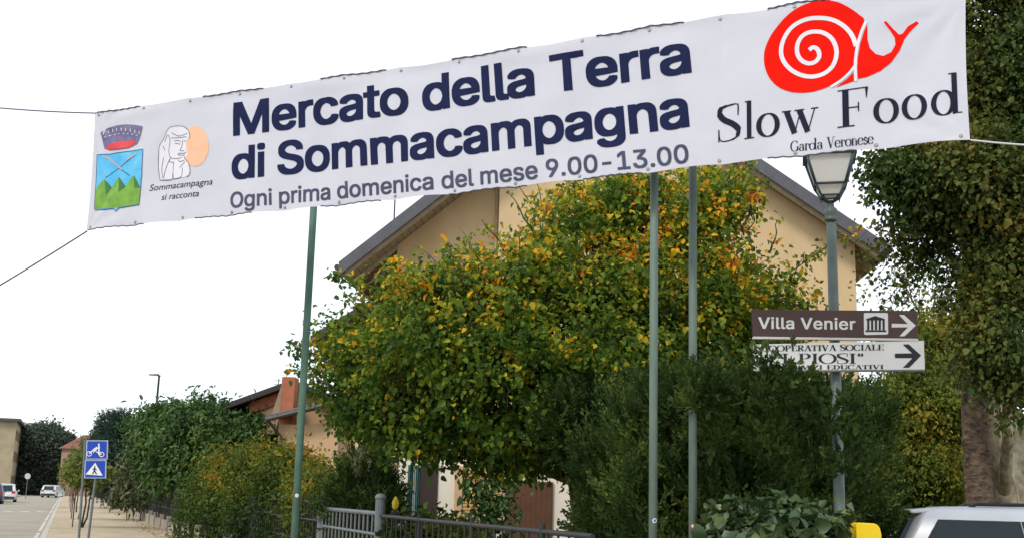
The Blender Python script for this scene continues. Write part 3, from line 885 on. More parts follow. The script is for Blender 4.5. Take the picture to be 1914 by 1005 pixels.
sheet_obj("cross_street", [st(-60, 162.2, -.004), st(60, 162.2, -.004), st(60, 169, -.004), st(-60, 169, -.004)], M['asphalt'])
mo = mk.build("road_markings", mat("worn_road_paint", (0.34, 0.31, 0.26), .85, .2, 2.2, col2=(0.62, 0.60, 0.55)))
mo["kind"] = "structure"

# ------------------------------------------------------------------ house with the big gable
PL = at_z(634, 494, 6.6)
HER = 7.12                      # the right eave sits a little higher than the left one
PR = at_z(1660, 462, HER)
ex_h = (PR - PL); ex_h.z = 0; HW = ex_h.length; ex_h.normalize()
ang = math.atan2(ex_h.y, ex_h.x)
ey_h = Vector((-ex_h.y, ex_h.x, 0))
H0 = Vector((PL.x, PL.y, 0))


def hx(px, py, yoff):
    """house-local (x, z) of a pixel on the plane y = yoff."""
    d = ray(px, py)
    o = H0 + ey_h * yoff
    k = (o - CAM).dot(ey_h) / d.dot(ey_h)
    p = CAM + d * k
    q = p - H0
    return q.dot(ex_h), p.z


APX, APZ = hx(1133, 108, 0)
house = empty("house", H0, "ochre plastered house with a wide brown gable roof behind the autumn tree", "house", rz=ang)
HE = 6.6


def roof_z(x):
    return HE + (APZ - HE) * (x / APX) if x < APX else HER + (APZ - HER) * ((HW - x) / (HW - APX))


y_main, y_rec = .6, 1.05
XC = hx(932, 420, y_main)[0]
XR = hx(1601, 560, y_main)[0]
XL = hx(742, 480, y_rec)[0]
plaster = mat("ochre_plaster", (0.56, 0.40, 0.22), .9, .1, .7, .2, 50, col2=(0.68, 0.50, 0.29), stretch=(1, 1, .45))
cream = mat("cream_plaster", (0.70, 0.63, 0.52), .9, .08, 1.2, .12, 60)
tiles_dark = tile_mat("dark_roof_tiles", (0.14, 0.085, 0.065), (0.10, 0.07, 0.06), 3.0)
TZ = .235
w = MB()
w.prism([(XC, y_main, 3.0), (XR, y_main, 3.0), (XR, y_main, roof_z(XR) - TZ), (APX, y_main, APZ - TZ), (XC, y_main, roof_z(XC) - TZ)], (0, 10, 0))
w.prism([(XL, y_rec, 3.0), (XC - .003, y_rec, 3.0), (XC - .003, y_rec, roof_z(XC) - TZ), (XL, y_rec, roof_z(XL) - TZ)], (0, 8.4, 0))
w.build("upper_wall", plaster, house)
w = MB()
GB = hx(745, 900, y_main)[0]
w.box(GB, XR + .04, y_main - .04, y_main + 9.8, 0, 3.0)
w.build("ground_floor_wall", cream, house)
RT = .2
rf = MB()
rf.prism([(0, 0, HE), (APX, 0, APZ), (APX, 0, APZ - RT), (0, 0, HE - RT)], (0, 11.2, 0))
rf.prism([(HW, 0, HER), (HW, 0, HER - RT), (APX + .002, 0, APZ - RT), (APX + .002, 0, APZ)], (0, 11.2, 0))
roof = rf.build("roof", tiles_dark, house)
# rows of curved tiles on the slopes
tl = MB()
for sgn in (0, 1):
    x0, z0, x1, z1 = (0, HE, APX, APZ) if sgn == 0 else (HW, HER, APX, APZ)
    for k in range(38):
        y = .15 + k * .29
        tl.tube([(x0, y, z0 + .01), (x1, y, z1 + .01)], .09, 6)
tl.build("roof_tiles", tiles_dark, roof)
vb = MB()
for (x0, x1, z0, z1) in ((0, APX, HE, APZ), (HW, APX, HER, APZ)):
    vb.hexa([(x0, -.05, z0 - .27), (x1, -.05, z1 - .27), (x1, -.004, z1 - .27), (x0, -.004, z0 - .27),
             (x0, -.05, z0 + .05), (x1, -.05, z1 + .05), (x1, -.004, z1 + .05), (x0, -.004, z0 + .05)])
vb.build("verge_board", mat("grey_brown_fascia", (0.10, 0.10, 0.115), .7, .15, 3), roof)
so = MB()
for (x0, x1, z0, z1) in ((.02, APX - .01, HE, APZ), (HW - .02, APX + .01, HER, APZ)):
    zz0 = z0 + (APZ - z0) * (.02 / APX) - RT - .004
    so.hexa([(x0, .01, zz0 - .02), (x1, .01, z1 - RT - .03), (x1, 11.1, z1 - RT - .03), (x0, 11.1, zz0 - .02),
             (x0, .01, zz0), (x1, .01, z1 - RT - .01), (x1, 11.1, z1 - RT - .01), (x0, 11.1, zz0)])
so.build("soffit", stripes_mat("grey_brown_soffit_boards", (0.36, 0.29, 0.20), (0.16, 0.12, 0.08), 7, 0, .12), roof)
sf = MB()
for k in range(12):
    y = .12 + k * .95
    for (x0, x1, he_) in ((.12, APX, HE), (HW - .12, APX, HER)):
        z0, z1 = he_ - RT - .027 + (APZ - he_) * (.12 / APX), APZ - RT - .034
        sf.hexa([(x0, y, z0 - .12), (x1, y, z1 - .12), (x1, y + .1, z1 - .12), (x0, y + .1, z0 - .12),
                 (x0, y, z0), (x1, y, z1), (x1, y + .1, z1), (x0, y + .1, z0)])
sf.build("rafter", mat("pale_timber_rafters", (0.40, 0.33, 0.23), .8, .2, 4), roof)["kind"] = "stuff"
gut_m = mat("brown_gutter", (0.07, 0.055, 0.05), .5, .15, 5)
for xx, he_ in ((-.06, HE), (HW + .06, HER)):
    gt = MB(); gt.tube([(xx, .05, he_ - .05), (xx, 11.1, he_ - .05)], .07, 8); gt.build("gutter", gut_m, roof)
dp = MB()
dp.tube([(XC - .08, y_rec - .08, roof_z(XC) - .5), (XC - .08, y_rec - .08, 3.1)], .045, 8)
dp.build("downpipe", mat("ochre_downpipe", (0.42, 0.31, 0.19), .5, .15, 5), house)
# lower lean-to roof on the left
x_t, z_t = hx(580, 627, 1.2)
x_u, z_u = hx(702, 553, 1.2)
lr = MB()
lr.hexa([(x_t, 1.2, z_t - .2), (x_u, 1.2, z_u - .2), (x_u, 8, z_u - .2), (x_t, 8, z_t - .2),
         (x_t, 1.2, z_t), (x_u, 1.2, z_u), (x_u, 8, z_u), (x_t, 8, z_t)])
lr.build("side_roof", tiles_dark, house)
sw_ = MB()
sw_.prism([(x_t + .9, 2.2, 2.4), (XL, 2.2, 2.4), (XL, 2.2, z_u - .75), (x_t + .9, 2.2, z_t - .02)], (0, 5, 0))
sw_.build("side_wall", plaster, house)
# openings of the ground floor (facade plane y = y_main - .04)
yf = y_main - .04


def opening(px0, px1, py_top, z_bot, name, m, depth=.05, parent=None, proud=.004):
    x0, z1 = hx(px0, py_top, yf); x1, _ = hx(px1, py_top, yf)
    b = MB()
    b.box(x0, x1, yf - depth - proud, yf - proud, z_bot, z1)
    return b.build(name, m, parent or house)


brown = stripes_mat("brown_timber_boards", (0.10, 0.042, 0.02), (0.03, 0.015, 0.008), 9, 0, .06)
opening(945, 1034, 898, .1, "garage_door", brown, .06)
opening(868, 940, 872, .9, "shutter", stripes_mat("ochre_louvred_shutter", (0.55, 0.33, 0.11), (0.16, 0.08, 0.025), 14, 2, .3), .06)
opening(852, 866, 870, .75, "window_frame", mat("ochre_stone_frame", (0.52, 0.34, 0.18), .8, .1, 4), .09)
opening(786, 820, 865, .1, "door", mat("dark_brown_door", (0.035, 0.024, 0.02), .6, .2, 4, stretch=(4, 1, .5)), .03)
cu = MB()
x0, z1 = hx(764, 868, yf); x1, _ = hx(785, 868, yf)
n = 22
poly = []
for i in range(n + 1):
    poly.append((x0 + (x1 - x0) * i / n, yf - .10 - .05 * math.sin(i * 1.7), .15))
for i in range(n, -1, -1):
    poly.append((x0 + (x1 - x0) * i / n, yf - .075 - .05 * math.sin(i * 1.7), .15))
cu.prism(poly, (0, 0, z1 - .15))
cu.build("door_curtain", stripes_mat("teal_white_curtain", (0.06, 0.20, 0.19), (0.55, 0.58, 0.56), 6, 0, .35), house)
lt_ = MB()
xw0, zw = hx(960, 852, yf)
# antenna on the roof
an = MB()
ax_, az_ = hx(737, 400, 3.0)
an.tube([(ax_, 3.0, roof_z(ax_) - .1), (ax_, 3.0, az_ + 1.3)], .02, 6)
for q in range(5):
    an.tube([(ax_ - .3, 3.0, az_ + .8 + .1 * q), (ax_ + .3, 3.0, az_ + .8 + .1 * q)], .008, 5)
an.build("antenna", M['dark_iron'], house)

# ------------------------------------------------------------------ neighbouring orange house
NY = 38.0
def npt(px, py, Y=NY): return at(px, py, Y)
n0 = npt(540, 900)
nb = empty("house", (n0.x, NY, 0), "low orange and cream house with chimney beyond the green pole", "house")
def nl(px, py): 
    p = at(px, py, NY); return (p.x - n0.x, p.z)
orange = mat("red_orange_plaster", (0.38, 0.135, 0.07), .85, .25, 1.8, .1, 40)
tiles_grey = tile_mat("grey_brown_tiles", (0.17, 0.13, 0.12), (0.13, 0.11, 0.11), 3.0)
peach = mat("peach_plaster", (0.62, 0.42, 0.24), .9, .1, 1.2)
xa, za = nl(420, 757); xb, zb = nl(545, 712); xc2, zc2 = nl(700, 770)
b = MB()
b.prism([(xa + .9, .5, 0), (xc2, .5, 0), (xc2, .5, zc2 - .15), (xb, .5, zb - .15), (xa + .9, .5, za + (zb - za) * .9 / (xb - xa) - .15)], (0, 9, 0))
b.build("wall", peach, nb)
b = MB()
b.prism([(xa, 0, za - .12), (xb, 0, zb - .12), (xb, 0, zb + .06), (xa, 0, za + .06)], (0, 10, 0))
b.prism([(xb + .002, 0, zb - .12), (xc2 + .5, 0, zc2 - .3), (xc2 + .5, 0, zc2 - .12), (xb + .002, 0, zb + .06)], (0, 10, 0))
nroof = b.build("roof", tiles_grey, nb)
b = MB()
x0, z0 = nl(462, 752); x1, z1 = nl(536, 725)
b.prism([(x0, .38, z0 - .35), (x1, .38, z1 - .35), (x1, .38, z1 + .02), (x0, .38, z0 + .02)], (0, .1, 0))
b.build("gable_panel", orange, nb)
b = MB()
x0, z0 = nl(537, 800); x1, z1 = nl(566, 712)
b.box(x0, x1, -1.4, -.7, z0 - 3, z1)
b.build("chimney", orange, nb)
b = MB()
x0, z0 = nl(512, 800); x1, z1 = nl(545, 715)
b.prism([(x0 - .2, -.4, z0 - .2), (x0 + .12, -.4, z0 - .2), (x1 - .02, -.4, z1), (x1 - .22, -.4, z1)], (0, .3, 0))
b.build("slanting_buttress", mat("tan_plaster", (0.30, 0.23, 0.15), .9, .15, 2), nb)
b = MB()
x0, z0 = nl(535, 795); x1, z1 = nl(660, 765)
b.hexa([(x0, -3.4, z0 - .1), (x1, -3.4, z1 - .1), (x1, 0, z1 + .35), (x0, 0, z0 + .35),
        (x0, -3.4, z0 + .08), (x1, -3.4, z1 + .08), (x1, 0, z1 + .55), (x0, 0, z0 + .55)])
b.build("porch_roof", tiles_grey, nb)
b = MB()
xq, _ = nl(563, 800)
b.box(xq - .15, x1, -3.0, .45, 0, z0 - .12)
b.build("porch_wall", peach, nb)
b = MB()
xo, zo = nl(568, 838); xo2, _ = nl(604, 838)
b.box(xo - .1, xo2, -3.06, -3.003, .2, zo)
b.build("porch_shutter", orange, nb)
b = MB()
b.tube([(x0 + .05, -3.45, z0 - .02), (x1, -3.45, z1 - .02)], .07, 8)
b.build("gutter", gut_m, nb)
b = MB(); b.tube([(x0 + .1, -3.4, z0 - .05), (x0 + .45, -3.1, z0 - .5), (x0 + .47, -3.08, .1)], .05, 8)
b.build("downpipe", gut_m, nb)
for (pxa, pya, top, bars) in ((497, 732, 695, 4), (546, 712, 668, 3)):
    b = MB()
    x0, z0 = nl(pxa, pya); _, z1 = nl(pxa, top)
    b.tube([(x0, 2, z0 - .4), (x0, 2, z1)], .018, 6)
    for q in range(bars):
        b.tube([(x0 - .17, 2, z1 - .08 - .13 * q), (x0 + .17, 2, z1 - .08 - .13 * q)], .01, 5)
    b.build("antenna", M['dark_iron'], nb)

# ------------------------------------------------------------------ far left: building, big tree, red roofed house
fb_d = ray(33, 905)
fb_q = -7.0 / (fb_d.x * Nv.x + fb_d.y * Nv.y)
FB = Vector((fb_d.x * fb_q, fb_d.y * fb_q, 0))
FBL = 26.0
hgt = at(33, 798, FB.y).z
far = empty("apartment_building", FB, "pale yellow old building with flat dark eaves at the far left edge of the photo", "building", rz=math.atan2(-Dv.x, Dv.y))
b = MB(); b.box(-12, 0, -FBL, 0, 0, hgt - .35); b.build("wall", mat("yellow_ochre_render", (0.46, 0.38, 0.24), .95, .2, .35, .15, 8, col2=(0.30, 0.25, 0.17)), far)
b = MB(); b.box(-12.5, .5, -FBL - .5, .5, hgt - .35, hgt); b.build("eaves", mat("dark_grey_eaves", (0.10, 0.09, 0.09), .8), far)
winm = mat("dark_window", (0.08, 0.075, 0.07), .2, .2, 2)
frm = mat("brown_shutter_frame", (0.22, 0.15, 0.09), .7)
for zz in (1.2, 4.4, 7.2):
    for k in range(7):
        yy = -2.2 - 3.6 * k
        if zz + 1.4 > hgt - .4: continue
        b = MB(); b.box(.003, .05, yy - .6, yy + .6, zz, zz + 1.4); fr = b.build("window", frm, far)
        b = MB(); b.box(.052, .065, yy - .48, yy + .48, zz + .1, zz + 1.3); b.build("pane", winm, fr)
b = MB(); b.box(.003, 1.3, -9, -1.5, 3.0, 3.15); b.build("awning", mat("rust_awning", (0.25, 0.12, 0.08), .8), far)

RH = at(146, 880, 165)
rh = empty("house", (RH.x, 165, 0), "far house with a red tiled hip roof above the street trees", "house")
ztop, zev = at(146, 806, 165).z, at(146, 838, 165).z
b = MB(); b.box(-2.6, 2.6, 0, 6, 0, zev); b.build("wall", mat("pale_brick_render", (0.42, 0.27, 0.2), .9), rh)
b = MB(); b.add([(-3, -.4, zev), (3, -.4, zev), (3, 6.4, zev), (-3, 6.4, zev), (-.8, 3, ztop - .3), (1.2, 3, ztop - .3)], [(0, 1, 5, 4), (1, 2, 5), (2, 3, 4, 5), (3, 0, 4), (3, 2, 1, 0)])
rr = b.build("roof", tile_mat("red_roof_tiles", (0.36, 0.13, 0.08), (0.28, 0.10, 0.07), 2.0), rh)
b = MB(); b.box(1.1, 1.8, 2, 2.7, zev + .3, ztop + .3); b.build("chimney", mat("red_brick_chimney", (0.30, 0.12, 0.08), .9), rr)

# ------------------------------------------------------------------ leaf materials
L_main = leaf_mat("autumn_leaves", [(0.0, (0.028, 0.063, 0.011)), (0.30, (0.057, 0.121, 0.016)), (0.50, (0.127, 0.207, 0.021)), (0.64, (0.241, 0.287, 0.025)), (0.75, (0.575, 0.460, 0.025)), (0.81, (0.851, 0.483, 0.023)), (0.89, (0.874, 0.322, 0.023)), (1.0, (0.667, 0.172, 0.034))], nscale=2.6, nweight=.60, trans=.45, by_height=(2.2, 4.4, -.15, .09))
L_dark = leaf_mat("dark_evergreen", [(0.0, (0.016, 0.030, 0.008)), (0.5, (0.035, 0.062, 0.014)), (0.75, (0.074, 0.115, 0.022)), (0.92, (0.149, 0.176, 0.041)), (1.0, (0.189, 0.135, 0.054))], nscale=1.8, trans=.15, spec=.1, rough=.7)
L_plane = leaf_mat("dark_plane_leaves", [(0.0, (0.028, 0.050, 0.014)), (0.45, (0.063, 0.101, 0.021)), (0.7, (0.133, 0.147, 0.028)), (0.88, (0.224, 0.154, 0.031)), (1.0, (0.280, 0.140, 0.035))], nscale=1.3, trans=.32)
L_yell = leaf_mat("olive_yellow_leaves", [(0.0, (0.052, 0.092, 0.016)), (0.4, (0.127, 0.172, 0.025)), (0.65, (0.230, 0.253, 0.034)), (0.85, (0.414, 0.276, 0.034)), (1.0, (0.483, 0.196, 0.034))], nscale=.9, trans=.42)
L_hedge = leaf_mat("green_orange_hedge", [(0.0, (0.024, 0.048, 0.010)), (0.42, (0.065, 0.105, 0.014)), (0.62, (0.14, 0.165, 0.018)), (0.8, (0.34, 0.22, 0.02)), (1.0, (0.42, 0.14, 0.02))], nscale=.8, trans=.35, by_height=(.9, 2.5, -.36, .12))
L_mag = leaf_mat("glossy_green_leaves", [(0.0, (0.020, 0.050, 0.012)), (0.5, (0.048, 0.105, 0.022)), (0.8, (0.10, 0.17, 0.035)), (1.0, (0.19, 0.24, 0.06))], nscale=.8, rough=.45, trans=.25, spec=.25)
L_light = leaf_mat("light_green_leaves", [(0.0, (0.07, 0.11, 0.022)), (0.5, (0.13, 0.18, 0.035)), (1.0, (0.24, 0.24, 0.05))], nscale=.8, trans=.35)
L_far = leaf_mat("far_hazed_leaves", [(0.0, (0.05, 0.068, 0.055)), (0.5, (0.080, 0.105, 0.08)), (1.0, (0.13, 0.155, 0.105))], nscale=.35, trans=.25, spec=.1)  # distance haze put into the leaf colour: paler and bluer than near foliage
L_ivy = leaf_mat("ivy_leaves", [(0.0, (0.022, 0.048, 0.016)), (0.5, (0.045, 0.085, 0.028)), (0.85, (0.10, 0.14, 0.04)), (1.0, (0.28, 0.25, 0.06))], nscale=2.5, rough=.4, trans=.2, spec=.45)

# ------------------------------------------------------------------ the autumn tree in front of the house
TY = 14.0
blobs = [blob(745, 640, 66, TY - .3, 75), blob(695, 735, 75, TY, 70), blob(700, 700, 120, TY + .3, 120), blob(800, 570, 95, TY - .6, 75), blob(820, 660, 140, TY - 1.0, 120),
         blob(800, 790, 110, TY - .5, 75), blob(930, 560, 130, TY - .8, 85), blob(960, 680, 170, TY - 1.2, 150), blob(960, 800, 150, TY - .6, 90), blob(1080, 530, 140, TY - .6, 110),
         blob(1110, 440, 130, TY, 90), blob(1170, 380, 110, TY, 55), blob(1110, 660, 170, TY - 1.0, 150), blob(1270, 430, 130, TY, 110), blob(1290, 560, 150, TY - .4, 110),
         blob(1250, 700, 150, TY - .2, 120), blob(1370, 565, 85, TY + .2, 65, w=.6), blob(1395, 505, 50, TY + .3, 45, w=.3), blob(1330, 380, 85, TY + .3, 60), blob(1440, 565, 80, TY + .3, 38, w=.45), blob(1090, 800, 130, TY, 85),
         blob(630, 760, 40, TY, 30, w=.6), blob(1240, 360, 70, TY + .2, 45, w=.6), blob(1420, 640, 95, TY + .6, 55)]
tree_base = at(1095, 1005, TY + .3); tree_base.z = 0
tree_top = at(1075, 640, TY + .3)
main_tree = make_tree("autumn_tree", "broad garden tree with green, yellow and orange leaves in front of the ochre house", "tree",
                      tree_base, tree_top, .16, blobs, L_main, M['bark'], 8600, 10, .095, .066, .049, 11, twig_n=1100, tw=.010, shell=.70, rough=.30, gap=.30, gscale=2.0)
# sparse outer sprays and bare twigs
rng = np.random.default_rng(5)
sp = []
SP, SD = sample_blobs(blobs, 700, rng, 1.0, .1)
sh_mb = MB()
n_sh = 0
for q, d_ in zip(SP, SD):
    if d_[2] < -.05 or n_sh > 210: continue
    n_sh += 1
    a = Vector(q)
    b_ = a + (Vector(d_) * .7 + Vector((0, 0, .55)) + Vector(rng.normal(size=3)) * .3).normalized() * rng.uniform(.22, .6)
    path = wobble_path(a - Vector(d_) * .25, b_, 4, .04, rng)
    sh_mb.tube([p - Vector(tree_base) for p in path], [.008, .007, .006, .005, .003], 5)
    for i in range(int(rng.integers(8, 26))):
        sp.append(a.lerp(b_, rng.uniform(.1, 1.05)) + Vector(rng.normal(size=3)) * .04)
sh_o = sh_mb.build("shoots", M['bark'], main_tree, smooth=True)
sh_o["kind"] = "stuff"
for (px0, py0, px1, py1, k) in ((700, 560, 618, 505, 46), (690, 600, 640, 545, 40), (640, 690, 540, 640, 40), (620, 720, 545, 690, 34), (760, 520, 735, 482, 16), (860, 500, 825, 452, 14), (900, 520, 858, 425, 4),
                                (960, 480, 900, 410, 20), (1000, 440, 950, 360, 10), (1040, 420, 960, 340, 5), (1080, 400, 1070, 340, 26), (1390, 420, 1430, 320, 26), (1400, 400, 1405, 310, 18), (1350, 350, 1385, 305, 22),
                                (1440, 540, 1545, 460, 44), (1500, 490, 1610, 425, 34), (1450, 560, 1520, 570, 26), (1440, 470, 1455, 410, 16), (1390, 440, 1380, 390, 5), (1400, 470, 1410, 380, 3), (880, 480, 880, 440, 3),
                                (690, 530, 745, 485, 20), (1180, 360, 1160, 330, 22), (1100, 370, 1120, 330, 18), (940, 470, 955, 440, 12)):
    a, b_ = at(px0, py0, TY - .2), at(px1, py1, TY - .1 + rng.normal() * .3)
    path = wobble_path(a, b_, 5, .03, rng)
    tw_ = MB(); tw_.tube([p - Vector(tree_base) for p in path], [.014, .012, .010, .008, .006, .004], 5); tw_.build("branch", M['bark'], main_tree, smooth=True)
    for i in range(k):
        t = rng.uniform(.25, 1.02)
        p = a.lerp(b_, t) + Vector(rng.normal(size=3)) * .05
        sp.append(p)
P = np.array(sp); k = len(P)
V, Q = leaf_arrays(P, rng.normal(size=(k, 3)) * .6 + np.array([0, 0, -.5]), rng.normal(size=(k, 3)) * .6 + np.array([0, -.4, .6]), .074 * rng.uniform(.5, 1.35, k), .053 * rng.uniform(.7, 1.2, k))
np_mesh("outer_leaves", V - np.array(tree_base), Q, L_main, main_tree)

# ------------------------------------------------------------------ dark evergreens in the garden corner
def shrub(name, label, cat, base_px, Y, blobs, lm, n, per, length, L, W, seed, kind='needle', group=None, stem=True, **kw):
    base = at(base_px, 1000, Y); base.z = 0
    t = empty(name, base, label, cat, group)
    fn = needle if kind == 'needle' else broadleaf
    cr, P = fn("foliage", lm, t, blobs, n, per, length, L, W, seed, off=tuple(base), **kw)
    if stem:
        r_ = np.random.default_rng(seed + 3)
        for b_ in blobs[:9]:
            qq = Vector(b_[0]) - base
            if qq.z < .25: continue
            root = Vector((qq.x * .8 + r_.normal() * .05, qq.y * .8 + .1, 0))
            mb = MB()
            mb.tube(wobble_path(root, qq, 5, .03, r_), [.024, .022, .018, .014, .010, .005], 6)
            mb.build("stem", M['bark'], t, smooth=True)
    return t


shrub("evergreen_shrub", "tall dark feathery evergreen shrub behind the pair of grey poles", "shrub", 1400, 10.2,
      [blob(1330, 785, 85, 9.6, 58), blob(1400, 825, 130, 10.2, 115), blob(1500, 800, 90, 10.4, 85), blob(1300, 880, 140, 10.0, 150), blob(1440, 920, 150, 10.0, 130), blob(1270, 960, 120, 9.7, 100),
       blob(1540, 900, 80, 10.6, 130), blob(1390, 960, 150, 9.6, 100), blob(1450, 735, 40, 9.4, 42, w=.6), blob(1560, 800, 40, 10.8, 60)],
      L_dark, 7500, 12, .24, .075, .025, 21, shell=.55, rough=.26, gap=.28, gscale=2.4, stem=False)
shrub("evergreen_shrub", "low dark evergreen shrub under the yellowing tree, left of the grey poles", "shrub", 1120, 11.5,
      [blob(1175, 880, 90, 11.4, 100), blob(1190, 960, 100, 11.0, 100), blob(1200, 820, 90, 11.8, 80), blob(1100, 800, 90, 12.2, 60)],
      L_dark, 4200, 12, .26, .08, .026, 22, shell=.55, rough=.26, gap=.28, gscale=2.4, stem=False)
shrub("conical_shrub", "round topped blackish evergreen standing right behind the lantern post", "shrub", 1620, 12.4,
      [blob(1622, 800, 44, 12.4, 72), blob(1620, 900, 52, 12.4, 100), blob(1600, 960, 60, 12.2, 80)],
      L_dark, 1700, 12, .2, .07, .02, 23, shell=.7)
shrub("garden_shrub", "narrow dark shrub just behind the grey garden gate", "shrub", 680, 16.2,
      [blob(682, 900, 46, 16.2, 60), blob(660, 945, 60, 16.0, 50), blob(710, 940, 40, 16.4, 50), blob(690, 975, 60, 15.8, 50)],
      L_dark, 1200, 12, .24, .085, .024, 24, shell=.65)
shrub("climbing_shrub", "loose leafy shrub growing up the pale wall beside the brown garage door", "shrub", 915, 17.5,
      [blob(905, 930, 28, 17.5, 50, w=.8), blob(930, 965, 32, 17.4, 40), blob(890, 985, 40, 17.2, 30), blob(960, 870, 40, 17.5, 30, w=.5), blob(905, 880, 25, 17.6, 30, w=.6)],
      L_mag, 120, 9, .10, .10, .065, 25, kind='broad', shell=.5)
shrub("ivy_bush", "low broad leaved bush with rounded leaves at the bottom, left of the yellow box", "bush", 1450, 8.35,
      [blob(1400, 985, 62, 8.35, 42), blob(1480, 985, 70, 8.3, 40), blob(1440, 1020, 100, 8.2, 50), blob(1535, 1000, 35, 8.4, 24), blob(1380, 960, 28, 8.4, 22), blob(1470, 955, 35, 8.4, 18)],
      L_ivy, 300, 9, .055, .085, .075, 26, kind='broad', shell=.8)
shrub("flowering_bush", "low reddish green bush inside the railing in front of the dark door", "bush", 800, 13.0,
      [blob(800, 985, 45, 13.0, 28), blob(770, 1000, 40, 12.9, 25), blob(850, 1005, 50, 12.6, 22)],
      L_hedge, 170, 9, .08, .07, .05, 27, kind='broad', shell=.6)

# hedge along the street fence
def along(px, s_off=0.35):
    """depth of the fence line at a pixel column"""
    k = (px - CX) / F_PX * (math.cos(PITCH) - 0)
    d = ray(px, 905)
    # point CAM + d*q with q so that dot(Nv) = T_FENCE + s_off
    q = (T_FENCE + s_off) / (d.x * Nv.x + d.y * Nv.y)
    return d.y * q


hb = []
for (px, py, r, ry) in ((372, 955, 40, 55), (400, 915, 42, 55), (440, 900, 58, 62), (490, 890, 62, 60), (540, 900, 60, 62), (585, 920, 45, 65), (610, 945, 30, 60)):
    Y = along(px, .35)
    hb.append(blob(px, py, r, Y, ry, rd=r * 1.1))
    hb.append(blob(px, py + 70, r * 1.15, Y - .3, 62, rd=r * 1.1))
shrub("hedge", "autumn hedge turning orange on top, along the pavement fence left of the green pole", "hedge", 480, along(480, .9), hb, L_hedge, 9000, 9, .14, .07, .04, 31, kind='broad', shell=.72, rough=.26, gap=.22, gscale=1.6)

# glossy trees further along
shrub("garden_tree", "large glossy dark green garden tree beyond the orange hedge", "tree", 390, 40,
      [blob(330, 800, 60, 42, 38), blob(305, 845, 45, 43, 45), blob(390, 800, 70, 40, 45), blob(440, 800, 60, 39, 38), blob(380, 860, 80, 40, 60), blob(460, 830, 45, 38, 45), blob(340, 890, 50, 43, 40, w=.6), blob(285, 800, 30, 44, 30), blob(420, 900, 60, 39, 50)],
      L_mag, 7500, 9, .26, .17, .085, 41, kind='broad', shell=.72, rough=.26, gap=.25, gscale=.8)
shrub("small_tree", "pale grey green small tree in front of the glossy garden tree", "tree", 255, 50,
      [blob(255, 880, 28, 50, 35), blob(270, 910, 30, 50, 28), blob(240, 920, 25, 51, 22)],
      leaf_mat("grey_green_leaves", [(0, (0.06, 0.08, 0.04)), (.5, (0.12, 0.14, 0.07)), (1, (0.2, 0.21, 0.11))], trans=.25), 500, 9, .22, .2, .1, 42, kind='broad', shell=.7)
shrub("conifer", "blue green conifer with tiered top behind the street sign", "tree", 222, 75,
      [blob(222, 830, 28, 75, 28), blob(225, 870, 36, 75, 40), blob(215, 800, 25, 75, 9), blob(228, 785, 22, 75, 7), blob(205, 782, 14, 75, 4), blob(235, 812, 28, 75, 12), blob(190, 830, 24, 78, 20), blob(200, 875, 40, 76, 45)],
      leaf_mat("blue_green_needles", [(0, (0.022, 0.05, 0.035)), (.5, (0.045, 0.09, 0.06)), (1, (0.085, 0.14, 0.085))], trans=.12), 3600, 10, .6, .24, .07, 43, up=.25, out=.9, shell=.7)
shrub("dark_tree", "huge dark rounded tree beside the pale yellow building down the street", "tree", 82, 172,
      [blob(82, 835, 44, 172, 42), blob(60, 870, 36, 172, 50), blob(100, 865, 36, 172, 55), blob(52, 830, 24, 174, 30), blob(116, 840, 20, 172, 28), blob(75, 905, 45, 172, 22)],
      L_far, 11000, 9, .55, .30, .22, 44, kind='broad', shell=.8)
shrub("bank_hedge", "low pale green hedge closing the end of the street", "hedge", 135, 182,
      [blob(110, 912, 30, 182, 7), blob(150, 912, 30, 182, 8), blob(128, 890, 18, 184, 18)], L_light, 400, 8, .5, .55, .4, 45, kind='broad')
shrub("street_hedge", "row of low dark shrubs behind the low wall along the pavement", "hedge", 240, along(240, .8),
      [blob(px, py, r, along(px, 1.0), ry, rd=r * .7) for px, py, r, ry in ((212, 908, 20, 14), (238, 910, 22, 20), (272, 918, 24, 24), (310, 925, 30, 32), (346, 940, 30, 38))],
      L_mag, 1500, 9, .16, .13, .07, 46, kind='broad', shell=.75)

